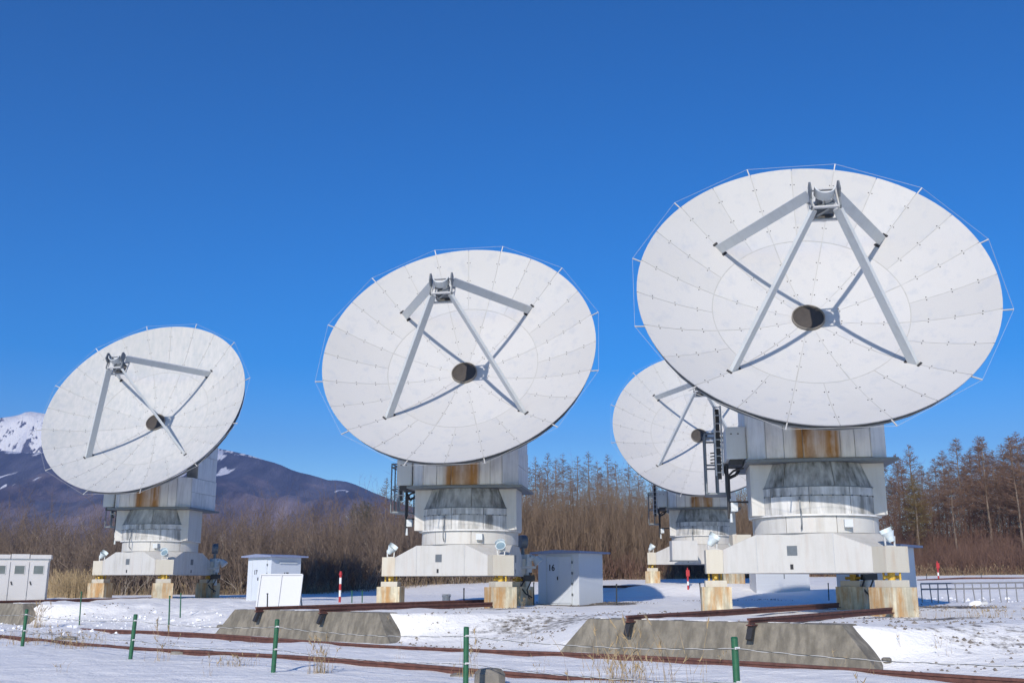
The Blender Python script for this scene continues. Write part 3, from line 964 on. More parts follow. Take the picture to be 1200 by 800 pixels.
def rail(pts, name, label, group, bracket=False):
    root = empty(name)
    m = MB()
    P = [Vector(p) for p in pts]
    for a, b in zip(P[:-1], P[1:]):
        m.beam(a + Vector((0, 0, -.02)), b + Vector((0, 0, -.02)), .075, .045)
        m.beam(a + Vector((0, 0, -.08)), b + Vector((0, 0, -.08)), .022, .09)
        m.beam(a + Vector((0, 0, -.135)), b + Vector((0, 0, -.135)), .14, .025)
    m.build('steel_rail', M['rail'], root)
    if bracket:
        d = (P[1] - P[0]).normalized()
        m = MB(); m.beam(P[0] + d * .12 + Vector((0, 0, -.13)), P[0] - d * .02 + Vector((0, 0, -.42)), .12, .10, d)
        m.build('end_bracket', M['dark'], root)
    return tag(root, label, 'rail', group)
def track_pts(q0, s0, s1, n, z):
    out = []
    for k in range(n + 1):
        s = s0 + (s1 - s0) * k / n
        x, y = xy(s, q0 + .10 * math.sin(s * .25))
        out.append((x, y, z + .03 * math.sin(s * .4 + q0)))
    return out
rail(track_pts(0.05, -19.5, 22, 24, -1.445), 'track_rail', 'rusty rail of the long track, the one nearer the concrete blocks', 'rails of the long track')
rail(track_pts(-4.1, -31, 12, 24, -1.465), 'track_rail', 'rusty rail of the long track, the one nearer the green fence posts', 'rails of the long track')
for off, who in ((0, 'the largest antenna'), (-13.3, 'the middle antenna'), (-33.8, 'the leftmost antenna')):
    for k, s in enumerate((2.16, 5.1)):
        if off == -33.8 and k == 0: continue
        p = []
        for q in np.linspace(1.35, 13.0 if k == 0 else 9.4, 8):
            x, y = xy(s + off, q); p.append((x, y, -.685 + (q - 1.4) * .010))
        rail(p, 'branch_rail', '%s rusty branch rail of two from the block to %s' % (('left', 'right')[k], who) if off != -33.8 else 'rusty branch rail running from the left edge block to the leftmost antenna',
             'branch rails to the antennas', True)

# ------------------------------------------------------------------ sheds, cabinet, panels
_dg = None
def lettering(text, size, mat, parent, Mx, name='number'):
    cu = bpy.data.curves.new(name, 'FONT'); cu.body = text; cu.size = size; cu.align_x = 'CENTER'; cu.align_y = 'CENTER'; cu.extrude = .002; cu.offset = size * .03
    tmp = bpy.data.objects.new('tmp', cu); col.objects.link(tmp)
    bpy.context.view_layer.update()
    me = bpy.data.meshes.new_from_object(tmp.evaluated_get(bpy.context.evaluated_depsgraph_get()))
    bpy.data.objects.remove(tmp)
    me.name = name; me.materials.clear(); me.materials.append(mat)
    return link(name, me, parent, Mx)

GRID = math.atan2(-.64, .77)
def shed(corner, w, d, h, label, door=True):
    """near corner at the given ground point; the door side runs to the left along the track direction"""
    root = empty('shed', corner, GRID)
    m = MB(); m.box((-w, 0, -.3), (0, d, h)); wall = m.build('wall', M['shed'], root)
    # roof: thin slab with a slight pitch and an overhang
    m = MB()
    o = .24
    vs = [(-w - o, -o, h + .002), (o, -o, h + .002), (o, d + o, h + .002), (-w - o, d + o, h + .002), (-w - o, -o, h + .07), (o, -o, h + .07), (o, d + o, h + .07), (-w - o, d + o, h + .07), (-w / 2, -o, h + .15), (-w / 2, d + o, h + .15)]
    m.add(vs, [(3, 2, 1, 0), (0, 1, 5, 8, 4), (1, 2, 6, 5), (2, 3, 7, 9, 6), (3, 0, 4, 7), (4, 8, 9, 7), (8, 5, 6, 9)])
    m.build('roof', M['shed_roof'], root)
    if door:
        cx = -w * .47
        for s_ in (-1, 1):
            x0, x1 = sorted((cx, cx + s_ * w * .30))
            m = MB(); m.box((x0 + .006, -.03, .06), (x1 - .006, .01, h - .12)); dr = m.build('door', M['shed'], root)
            if s_ < 0:
                m = MB(); m.box((x1 - .09, -.06, h * .48), (x1 - .05, -.028, h * .55)); m.build('handle', M['dark'], dr)
        m = MB()
        for a, b in (((cx - w * .31, h - .10), (cx + w * .31, h - .10)), ((cx - w * .31, .03), (cx - w * .31, h - .10)), ((cx + w * .31, .03), (cx + w * .31, h - .10)), ((cx, .06), (cx, h - .12))):
            m.beam((a[0], -.012, a[1]), (b[0], -.012, b[1]), .03 if a[0] != cx or b[0] != cx else .012, .045, (0, 1, 0))
        m.build('door_frame', M['box_grey'], root)
        for k in range(4):
            m = MB(); m.box((cx + w * .30, -.045, .35 + k * .42), (cx + w * .335, -.028, .45 + k * .42)); m.build('hinge', M['steel'], root)
    return root
s16 = shed(gz(at(679, 707, 42.0)) + Vector((0, 0, -.02)), 2.08, 1.65, 2.02, '')
tag(s16, 'pale blue-grey shed with number 16 on its double door', 'shed', 'pale equipment sheds')
lettering('16', .34, M['number'], s16, Matrix.Translation((-1.36, -.034, 1.45)) @ Matrix.Rotation(R(90), 4, 'X'))
s17 = shed(gz(at(316, 700, 48.0)) + Vector((0, 0, -.02)), 1.75, 1.70, 2.0, '')
tag(s17, 'pale blue-grey shed with number 17, behind the propped white panel', 'shed', 'pale equipment sheds')
lettering('17', .27, M['number'], s17, Matrix.Translation((-1.10, -.034, 1.32)) @ Matrix.Rotation(R(90), 4, 'X'))
lettering('17', .30, M['number'], s17, Matrix.Translation((.004, .85, 1.20)) @ Matrix.Rotation(R(90), 4, 'Z') @ Matrix.Rotation(R(90), 4, 'X'))
m = MB(); m.box((.003, .45, 1.72), (.05, 1.45, 1.80)); m.build('louvre', M['box_grey'], s17)
s18 = shed(gz(at(1056, 712, 34.0)) + Vector((0, 0, -.02)), 2.08, 1.65, 2.0, '', False)
tag(s18, 'pale blue-grey shed mostly hidden behind the right pad of the largest antenna', 'shed', 'pale equipment sheds')

def cabinet():
    p = gz(at(53, 700, 45))
    root = empty('equipment_cabinet', p, R(21))
    W, D, H = 3.7, 1.2, 1.78
    m = MB(); m.box((-W, 0, -.3), (0, D, H)); m.build('body', M['cabinet'], root)
    m = MB(); m.box((-W - .02, -.02, H), (.02, D + .02, H + .05)); m.build('eave_band', M['box_grey'], root)
    for k in range(5):
        x1 = -.02 - k * .735
        m = MB(); m.box((x1 - .70, -.035, .06), (x1, .01, H - .08)); dr = m.build('door', M['cabinet'], root)
        m = MB(); m.box((x1 - .54, -.042, H - .58), (x1 - .16, -.030, H - .24)); wi = m.build('window', M['glass'], dr)
        m = MB()
        for a, b in (((x1 - .56, H - .59), (x1 - .14, H - .59)), ((x1 - .56, H - .23), (x1 - .14, H - .23)), ((x1 - .55, H - .59), (x1 - .55, H - .23)), ((x1 - .15, H - .59), (x1 - .15, H - .23))):
            m.beam((a[0], -.042, a[1]), (b[0], -.042, b[1]), .025, .02, (0, 1, 0))
        m.build('window_frame', M['cabinet'], dr)
        m = MB(); m.beam((x1 - .64, -.05, H * .50), (x1 - .59, -.05, H * .42), .045, .035, (0, 1, 0)); m.build('handle', M['dark'], dr)
        for zz in (.3, 1.3):
            m = MB(); m.box((x1 - .03, -.045, zz), (x1 - .005, -.034, zz + .12)); m.build('hinge', M['galv'], dr)
        m = MB(); m.box((x1 - .715, -.10, H + .053), (x1 + (.10 if k == 0 else -.01), D + .1, H + .22 + .02 * (k % 2))); m.build('roof_cap', M['cabinet'], root)
    tag(root, 'white cabinet with windowed doors cut by the left edge of the photo', 'cabinet')
cabinet()

def propped_panel(px0, px1, py0, py1, Y, label, name, lean, bars):
    a = gz(at(px0, py1, Y)); b = at(px1, py1, Y); h = (at(px0, py0, Y).z - a.z)
    w = b.x - a.x
    root = empty(name, a, R(-6))
    Ml = Matrix.Rotation(R(-lean), 4, 'X')
    hh = h / math.cos(R(lean))
    m = MB(); m.box((0, 0, -.05), (w, .05, hh), Ml); sheet = m.build('sheet', M['panel'], root)
    m = MB()
    for p, q in (((0, 0), (w, 0)), ((0, hh), (w, hh)), ((0, 0), (0, hh)), ((w, 0), (w, hh)), ) + tuple((( w * k / bars, 0), (w * k / bars, hh)) for k in range(1, bars)):
        m.beam(Ml @ Vector((p[0], -.015, p[1])), Ml @ Vector((q[0], -.015, q[1])), .05, .05, Ml.to_3x3() @ Vector((0, 1, 0)))
    m.build('frame', M['panel'], root)
    m = MB()
    for x_ in (.15, w - .15): m.beam(Ml @ Vector((x_, .06, hh * .9)), (x_, hh * .75, -.05), .05, .05)
    m.build('prop', M['galv'], root)
    return tag(root, label, 'panel')
propped_panel(300, 351, 673, 712, 37, 'white framed double panel propped up in front of shed number 17', 'propped_panel', 14, 2)

def white_hut():
    p = gz(at(887, 699, 54.5))
    q = at(950, 699, 54.5)
    w = q.x - p.x
    root = empty('low_hut', p, 0)
    m = MB(); m.box((0, 0, -.3), (w, 1.5, 1.6)); m.build('wall', M['panel'], root)
    m = MB(); m.box((-.06, -.06, 1.602), (w + .06, 1.56, 1.68)); m.build('lid', M['box_grey'], root)
    for k, zz in enumerate((.45, .9)):
        m = MB(); m.box((0.01, -.008, zz), (w - .01, .004, zz + .012)); m.build('seam', M['box_grey'], root)
    m = MB(); m.box((w * .52, -.012, .75), (w * .54, .002, 1.02)); m.build('handle', M['steel'], root)
    return tag(root, 'low white hut seen under the base frame of the largest antenna', 'hut')
white_hut()

def bucket():
    p = gz(at(523, 702, 39.8))
    m = MB(); m.lathe([(0, -.1), (.15, -.1), (.15, .34), (.17, .34), (.17, .40), (0, .41)], 20)
    root = empty('lidded_bucket', p)
    m.build('bucket', M['panel'], root, True)
    m = MB(); m.lathe([(0, .412), (.18, .412), (.18, .44), (0, .45)], 20); m.build('lid', M['markwhite'], root, True)
    tag(root, 'small white lidded bucket standing on snow beneath the middle antenna', 'bucket')
bucket()

# ------------------------------------------------------------------ marker poles
def marker(px, pbot, ptop, Y, label, plate=False):
    p = on_ground(px, pbot); top = at(px, ptop, p.y).z
    root = empty('marker_pole', p)
    h = top - p.z
    n = 5
    for k in range(n):
        m = MB(); m.tube((0, 0, -.2 if k == 0 else h * k / n), (0, 0, h * (k + 1) / n), .05, .05, 10)
        m.build('pole_band', M['red'] if k % 2 == 0 or plate and k > 2 else M['markwhite'], root, True)
    if plate:
        m = MB(); m.box((-.095, -.075, h * .66), (.095, -.055, h * .98)); m.build('red_plate', M['red'], root)
        m = MB(); m.tube((0, 0, h), (0, 0, h + .1), .03, .03, 8); m.build('pole_tip', M['red'], root)
    else:
        m = MB(); m.lathe([(.052, h - .16), (.075, h - .16), (.075, h - .08), (.052, h - .08)], 12); m.build('collar', M['red'], root, True)
    return tag(root, label, 'marker pole', 'red and white marker poles')
marker(398, 706, 669, 43, 'red and white banded pole on snow left of the middle antenna')
marker(806.5, 690, 667, 52, 'red topped marker pole under the half hidden antenna', True)
marker(1100, 678, 659, 70, 'red topped marker pole at the far edge of the snow on the right', True)

# ------------------------------------------------------------------ front wire fence: green posts and twisted strands
def front_fence():
    root = empty('wire_fence')
    tops = [(30, 714, 26.6), (157.5, 720, 22.3), (323.5, 726, 19.2), (545, 735, 15.8), (859, 747, 12.85)]
    P = []
    for px, py, Y in tops:
        t = at(px + 1.5, py, Y); P.append(t)
    d = (P[4] - P[3]); P.append(P[4] + d * 1.0)
    d0 = P[0] - P[1]; P.insert(0, P[0] + d0)
    lean = [(.0, 0), (-.04, .02), (-.05, .0), (-.04, .02), (.0, 0), (.01, 0), (0, 0)]
    for p, (lx, ly) in zip(P, lean):
        g = ground(p.x, p.y)
        foot = Vector((p.x + lx, p.y + ly, g - .3))
        m = MB(); m.tube(foot, p, .042, .042, 12); m.build_name = None
        post = m.build('fence_post', M['green'], root, True)
        m = MB(); m.tube(p, p + Vector((0, 0, .015)), .046, .03, 12); m.build('cap', M['green'], post, True)
        m = MB(); m.box((p.x - .01, p.y - .06, p.z - .13), (p.x + .05, p.y - .035, p.z - .10)); m.box((p.x - .01, p.y - .06, p.z - .52), (p.x + .05, p.y - .035, p.z - .49)); m.build('hook', M['galv'], post)
    for dz in (-.12, -.51):
        for dark in (0, 1):
            m = MB()
            for a, b in zip(P[:-1], P[1:]):
                n = 90
                prev = None
                for k in range(n + 1):
                    t = k / n
                    c = a.lerp(b, t) + Vector((.0, -.05, dz - .10 * 4 * t * (1 - t) * .6))
                    ang = t * 60 + dark * math.pi
                    c = c + Vector((0, math.cos(ang) * .006, math.sin(ang) * .006))
                    if prev is not None: m.tube(prev, c, .0042, .0042, 4, False)
                    prev = c
            m.build('strand', M['blackpost'] if dark else M['wire'], root)
    return tag(root, 'low wire fence of green posts with twisted strands along the foreground', 'fence')
front_fence()

# ------------------------------------------------------------------ small stakes standing in the snow
def stake(px, pb, pt, Y, mat, lean, label, group):
    a = at(px, pb, Y); g = gz(a); t = at(px + lean, pt, Y)
    root = empty('stake', g)
    h = max(.3, t.z - g.z)
    m = MB(); m.tube((0, 0, -.2), (t.x - a.x, 0, h), .026, .022, 8); sh = m.build('shaft', mat, root, True)
    m = MB(); m.tube((t.x - a.x, 0, h - .03), (t.x - a.x, 0, h + .012), .034, .03, 8); m.build('tip', mat, root, True)
    return tag(root, label, 'stake', group)
for a in [(94.5, 717, 693, 39, 'green', 1, 'thin green stake in snow left of the pads of the leftmost antenna'),
          (199, 726, 698, 33, 'green', 0, 'thin green stake in snow directly below the right pad of the leftmost antenna'),
          (212, 715, 695, 39, 'green', 0, 'short green stake just right of the right pad of the leftmost antenna'),
          (313.5, 713, 695, 36, 'blackpost', 0, 'dark stake in front of the propped white panel'),
          (412.5, 706, 692, 45, 'green', 0, 'green stake between the marker pole and the middle antenna, the left one of two'),
          (424.5, 706, 692, 45, 'green', 0, 'green stake between the marker pole and the middle antenna, the right one of two'),
          (543.7, 702, 689, 41, 'blackpost', 0, 'dark stake under the base frame of the middle antenna'),
          (625.5, 702, 682, 41, 'blackpost', 0, 'dark stake just left of shed number 16'),
          (722.5, 703, 684, 42, 'blackpost', 0, 'dark stake in the shadow right of shed number 16'),
          (822, 698, 683, 42, 'blackpost', -2, 'dark leaning stake left of the left pad of the largest antenna'),
          (830, 698, 683, 42, 'blackpost', 0, 'dark upright stake close beside the left pad of the largest antenna'),
          (970.5, 691, 683, 46, 'blackpost', 0, 'short dark stake on snow right of the low white hut'),
          (1086, 682, 674, 66, 'blackpost', 0, 'short dark stake on far snow left of the right marker pole'),
          (1150, 679, 674, 66, 'blackpost', 0, 'short dark stake on far snow right of the right marker pole')]:
    stake(a[0], a[1], a[2], a[3], M[a[4]], a[5], a[6], 'small stakes standing in the snow')

# ------------------------------------------------------------------ pipe railing at the right and the wall behind it
def railing():
    a, b = at(1079, 683.5, 41), at(1320, 680.5, 41)
    root = empty('pipe_railing')
    d = b - a
    zb = ground(a.x, a.y)
    lo = at(1090, 708, 41).z
    n = 24
    for zz, r_, nm in ((0, .03, 'top_rail'), (-.21, .03, 'middle_rail'), (lo - a.z, .02, 'bottom_rail')):
        m = MB(); m.tube(a + Vector((0, 0, zz)), b + Vector((0, 0, zz)), r_, r_, 8); m.build(nm, M['railing'], root, True)
    for k in range(n + 1):
        p = a + d * (k / n)
        m = MB(); m.tube(p + Vector((.03 * math.sin(k * 3.1), 0, 0)), Vector((p.x + .07 * math.sin(k * 2.3), p.y, ground(p.x, p.y) - .25)), .022, .022, 6)
        m.build('upright', M['railing'], root, True)
    tag(root, 'grey pipe railing with many thin uprights on snow at the right', 'railing')
    p0, p1 = at(1092, 699, 50), at(1400, 693, 50)
    m = MB()
    m.add([(p0.x, 50, p0.z - 1), (p1.x, 50, p1.z - 1), (p1.x, 50, p1.z + .2), (p0.x + .6, 50, p0.z + .16), (p0.x, 50.8, p0.z - 1), (p1.x, 50.8, p1.z - 1), (p1.x, 50.8, p1.z + .2), (p0.x + .6, 50.8, p0.z + .16)],
          [(0, 1, 2, 3), (7, 6, 5, 4), (0, 4, 5, 1), (1, 5, 6, 2), (2, 6, 7, 3), (3, 7, 4, 0)])
    tag(m.build('low_wall', M['concrete']), 'low grey concrete wall on snow behind the pipe railing', 'wall')
    r_ = rail([at(1075, 678.5, 63), at(1130, 676, 64), at(1330, 676, 62)], 'far_rail', 'dark rail lying on the far snow at the right', 'rails of the far track')
    rail([at(640, 686, 60), at(900, 684, 58)], 'far_rail', 'dark rail lying on the snow under the half hidden antenna', 'rails of the far track')
    p = gz(at(1150, 709, 38))
    root = empty('drain_pipe', p)
    m = MB(); m.lathe([(.08, -.2), (.10, -.2), (.10, .2), (.08, .2)], 16, Matrix.Translation((0, 0, .03)) @ Matrix.Rotation(R(80), 4, 'Y')); m.build('pipe', M['galv'], root, True)
    m = MB(); m.lathe([(.0, -.24), (.09, -.2), (.13, 0), (.09, .2), (0, .24)], 16, Matrix.Translation((-.22, 0, .03)) @ Matrix.Rotation(R(80), 4, 'Y')); m.build('snow_cap', M['snowclod'], root, True)
    tag(root, 'short pipe end capped with snow below the railing', 'pipe')
railing()

# ------------------------------------------------------------------ stones and slabs
def stone(px, py, Y, size, label, flatness=.6, seed=1):
    p = on_ground(px, py)
    p.z = rough_ground(p.x, p.y)
    rr = random.Random(seed)
    m = MB()
    n, rings = 12, 5
    prof = []
    vs, fs = [], []
    for i in range(rings + 1):
        th = math.pi * i / rings
        for k in range(n):
            a = 2 * math.pi * k / n
            q = Vector((math.sin(th) * math.cos(a), math.sin(th) * math.sin(a), math.cos(th)))
            s_ = 1 + .28 * noise.noise(q * 1.4 + Vector((seed, 0, 0))) + .10 * noise.noise(q * 4 + Vector((seed, 3, 0)))
            q = Vector((max(-.8, min(.8, q.x * s_)), max(-.8, min(.8, q.y * s_)), max(-.6, min(.6, q.z * s_))))
            vs.append((q.x * size[0], q.y * size[1], q.z * size[2] + size[2] * .25))
    for i in range(rings):
        for k in range(n): fs.append((i * n + k, (i + 1) * n + k, (i + 1) * n + (k + 1) % n, i * n + (k + 1) % n))
    m.add(vs, fs)
    o = m.build('stone', M['stone']); o.location = p
    return tag(o, label, 'stone', 'stones along the near rail')
stone(574, 803, 16.4, (.30, .24, .24), 'grey block of stone beside the near rail at the bottom middle', seed=3)
stone(540, 793, 17.2, (.22, .2, .06), 'flat grey slab just left of the stone block', seed=4)
stone(225, 764, 22.6, (.55, .35, .09), 'long flat concrete slab lying on the near rail at the left', seed=5)
stone(118, 756, 25.2, (.45, .3, .07), 'flat slab on the near rail between the two leftmost green posts', seed=6)
stone(78, 751, 27.0, (.35, .3, .10), 'small brown stone by the near rail right of the leftmost green post', seed=7)
stone(1039, 774, 20.3, (.10, .10, .09), 'small dark stone at the right foot of the nearest concrete block', seed=8)
stone(258, 735, 30, (.14, .12, .10), 'small dark stone at the left foot of the middle concrete block', seed=9)

def scatter_stones():
    """gravel showing through the snow: many small faceted stones in one mesh"""
    P = []
    for p, rx, ry, k in PATCHES:
        for _ in range(int(280 * k * rx * ry / 3)):
            a, r_ = rng.uniform(0, 2 * math.pi), math.sqrt(rng.uniform(0, 1)) * 1.25
            x, y = p.x + math.cos(a) * r_ * rx, p.y + math.sin(a) * r_ * ry
            if noise.noise((x * .9, y * .9, 4)) < -.05: continue
            P.append((x, y))
    m = MB()
    for x, y in P:
        s_ = rng.uniform(.012, .05) * (1.5 if rng.uniform() < .1 else 1)
        z = rough_ground(x, y)
        a = rng.uniform(0, 6.28)
        Mx = Matrix.Translation((x, y, z)) @ Matrix.Rotation(a, 4, 'Z')
        m.add([(s_, 0, 0), (0, s_ * .8, 0), (-s_, 0, 0), (0, -s_ * .9, 0), (.1 * s_, .1 * s_, s_ * .8), (0, 0, -s_)],
              [(0, 1, 4), (1, 2, 4), (2, 3, 4), (3, 0, 4), (1, 0, 5), (2, 1, 5), (3, 2, 5), (0, 3, 5)], Mx)
    tag(m.build('gravel', M['litter']), 'dark gravel showing through the thin snow', kind='stuff')
    m = MB()
    for _ in range(230):
        px, py = rng.uniform(-5, 150), rng.uniform(722, 742)
        if rng.uniform() < .25: px, py = rng.uniform(150, 260), rng.uniform(716, 736)
        if rng.uniform() < .15: px, py = rng.uniform(1085, 1200), rng.uniform(700, 706)
        p = on_ground(px, py)
        s_ = rng.uniform(.02, .07) * (1.9 if rng.uniform() < .08 else 1)
        z = rough_ground(p.x, p.y)
        n = 7
        vs, fs = [(0, 0, s_ * rng.uniform(.6, 1))], []
        for lv, hh in ((.7, .55), (1.05, -.1)):
            for k in range(n):
                a = 2 * math.pi * k / n; r_ = s_ * lv * rng.uniform(.75, 1.2)
                vs.append((r_ * math.cos(a), r_ * math.sin(a), s_ * hh))
        for k in range(n):
            fs += [(0, 1 + k, 1 + (k + 1) % n), (1 + k, 1 + n + k, 1 + n + (k + 1) % n, 1 + (k + 1) % n)]
        m.add(vs, fs, Matrix.Translation((p.x, p.y, z)))
    tag(m.build('snow_lumps', M['snowclod'], smooth=True), 'loose lumps of broken snow on the left', kind='stuff')
scatter_stones()

# ------------------------------------------------------------------ dry grass
def grass_blades(cx, cy, spread, n, h0, h1, r_=.006, heads=.3):
    parts = []
    P = np.stack([cx + rng.normal(0, spread, n), cy + rng.normal(0, spread * .7, n), np.zeros(n)], 1)
    P[:, 2] = [ground(x, y) - .03 for x, y, _ in P]
    L = rng.uniform(h0, h1, n)
    ln = rng.normal(0, .22, (n, 2))
    mid = P + np.stack([ln[:, 0] * L * .3, ln[:, 1] * L * .3, L * .6], 1)
    tip = mid + np.stack([ln[:, 0] * L * .8, ln[:, 1] * L * .8, L * .4], 1)
    parts.append(twigs(P, mid + (mid - P) * .05, r_)); parts.append(twigs(mid - (mid - P) * .05, tip, r_ * .75))
    k = rng.uniform(0, 1, n) < heads
    if k.any():
        q = tip[k]
        for _ in range(5):
            parts.append(twigs(q - (tip[k] - mid[k]) * rng.uniform(0, .4), q + rng.normal(0, .035, q.shape) + np.array([0, 0, .03]), r_ * 1.5))
    return parts
def tuft(px, py, Y, spread, n, h0, h1, label):
    p = at(px, py, Y)
    V, T = join(grass_blades(p.x, p.y, spread, n, h0, h1))
    tag(link('grass_tuft', tri_mesh('grass_tuft', V, T, M['straw'])), label, 'dry grass', 'tufts of dry grass in the snow', 'stuff')
tuft(748, 800, 15.6, .42, 90, .3, 1.15, 'tall sparse tuft of dry straw stalks before the nearest concrete block')
tuft(725, 792, 17, .20, 40, .2, .6, 'low dry tuft at the foot of the tall straw stalks')
tuft(376, 783, 19.0, .12, 40, .2, .8, 'narrow upright tuft of dry grass right of the third green post')
tuft(275, 775, 20.5, .25, 55, .1, .35, 'low spread tuft of dry grass left of the third green post')
tuft(549, 770, 18, .10, 12, .4, .85, 'few thin dry stalks right behind the fourth green post')
tuft(50, 750, 28, .7, 110, .1, .5, 'wide patch of dry grass behind the leftmost green post')
tuft(88, 756, 26, .3, 50, .1, .4, 'low patch of dry grass between the two leftmost green posts')
tuft(45, 722, 38, .18, 70, .3, 1.0, 'dry grass growing at the end of the left edge concrete block')
tuft(183, 768, 21.8, .1, 10, .3, .9, 'few thin dry stalks right of the second green post')
tuft(1140, 728, 27, .7, 90, .05, .3, 'low reddish dry weeds on the gravel right of the largest antenna')
tuft(1003, 798, 14.5, .08, 12, .1, .4, 'single dry weed at the bottom right of the nearest fence post')
tuft(613, 700, 36.2, .08, 14, .2, .5, 'dry weed at the foot of the right pad of the middle antenna')

def weeds():
    parts = []
    for _ in range(30):
        px, py = rng.uniform(0, 1200), rng.uniform(732, 798)
        p = on_ground(px, py)
        parts += grass_blades(p.x, p.y, .07, int(rng.integers(3, 9)), .08, .38, .0035, .2)
    V, T = join(parts)
    tag(link('weeds', tri_mesh('weeds', V, T, M['straw'])), 'single thin dry weeds poking out of the snow', kind='stuff')
weeds()

def grass_strip():
    parts = []
    for a in np.linspace(-.62, .62, 420):
        if rng.uniform() < .45: continue
        y = bush_front(a) - rng.uniform(-.6, 1.0)
        k = 1.0 + .5 * noise.noise((a * 22, 0, 1))
        x = a * y
        parts += grass_blades(x, y, .45, 20, .2 * k, .95 * k, .008, .1)
    for _ in range(60):
        x, y = at(rng.uniform(58, 112), 690, 1).x, 1
        y = rng.uniform(52, 57)
        parts += grass_blades(x * y, y, .3, 26, .5, 1.6, .010, .1)
    V, T = join(parts)
    tag(link('dry_grass', tri_mesh('dry_grass', V, T, M['straw'])), 'strip of dry straw coloured grass along the foot of the brush', 'dry grass', kind='stuff')
grass_strip()

# ------------------------------------------------------------------ brush
def unit(v): return v / (np.linalg.norm(v, axis=1)[:, None] + 1e-9)
def brush(name, label, a0, a1, depth, n, h0, h1, stems, side, spread, upright, mat, rs, fine=1.0, off=0.0):
    """many forking bare shrubs in one mesh: bent stems, side branches and finer twigs on those"""
    parts = []
    a = rng.uniform(a0, a1, n)
    f = np.array([bush_front(x) for x in a]) + off
    y = f + depth * rng.uniform(0, 1, n) ** 1.3
    x = a * y
    g = np.array([ground(i, j) for i, j in zip(x, y)])
    H = rng.uniform(h0, h1, n) * (1 + .22 * np.array([noise.noise((i * .16, j * .16, 9)) for i, j in zip(x, y)])) * (.66 + .34 * np.clip((y - f) / 5, 0, 1))
    B = np.stack([x, y, g], 1)
    for _ in range(stems):
        base = B + np.stack([rng.normal(0, spread * .3, n), rng.normal(0, spread * .3, n), np.zeros(n) - .05], 1)
        d = unit(np.stack([rng.normal(0, upright, n), rng.normal(0, upright, n), np.ones(n)], 1))
        L = H * rng.uniform(.45, 1.0, n)
        m1 = base + d * (L * .38)[:, None]
        d2 = unit(d + rng.normal(0, upright * .75, (n, 3)))
        m2 = m1 + d2 * (L * .34)[:, None]
        d3 = unit(d2 + rng.normal(0, upright * .9, (n, 3)) + np.array([0, 0, .15]))
        tip = m2 + d3 * (L * .30)[:, None]
        parts += [twigs(base, base + (m1 - base) * 2.2, rs), twigs(m1, m1 + (m2 - m1) * 1.7, rs * .72), twigs(m2, tip, rs * .5)]
        for _k in range(side):
            t = rng.uniform(.18, 1.0, n)[:, None]
            p = np.where(t < .38, base + (m1 - base) * t / .38, np.where(t < .72, m1 + (m2 - m1) * (t - .38) / .34, m2 + (tip - m2) * (t - .72) / .28))
            dd = unit(d + rng.normal(0, .55 * (upright + .5), (n, 3)) + np.array([0, 0, .15]))
            q = p + dd * (L * rng.uniform(.12, .34, n))[:, None]
            parts.append(twigs(p, q, rs * .42 * fine))
            for fr in (.4, .7):
                q2 = p + (q - p) * fr
                dd2 = unit(dd + rng.normal(0, .65, (n, 3)))
                parts.append(twigs(q2, q2 + dd2 * (L * rng.uniform(.05, .15, n))[:, None], rs * .30 * fine))
    V, T = join(parts)
    return tag(link(name, tri_mesh(name, V, T, mat)), label, 'brush', kind='stuff')
brush('bare_brush', 'bare dark brown brush behind the left and middle antennas', -.62, .04, 24, 1900, 4.6, 7.9, 4, 8, 1.9, .36, M['twig_dark'], .026)
brush('pale_branches', 'paler grey branches among the dark brush on the left', -.62, .06, 12, 110, 3.5, 6.0, 3, 5, 1.2, .40, M['twig_pale'], .026)
brush('low_brush', 'low reddish brown brush along the foot of the sapling thicket', .0, .24, 5, 330, 2.2, 4.2, 4, 7, 1.5, .38, M['twig_red'], .020, 1.0, -.8)
brush('sapling_thicket', 'dense thicket of tan upright saplings between the middle and right antennas', -.01, .27, 18, 2300, 5.6, 8.6, 2, 10, .8, .13, M['twig_tan'], .024)
brush('reddish_brush', 'low reddish brown brush at the foot of the larches', .22, .66, 18, 1000, 2.2, 4.0, 5, 7, 1.5, .36, M['twig_red'], .019)
brush('undergrowth', 'taller brown undergrowth between the trunks of the larches', .20, .75, 26, 1700, 5.0, 8.5, 4, 7, 1.5, .28, M['twig_red'], .030, 1.0, 17)

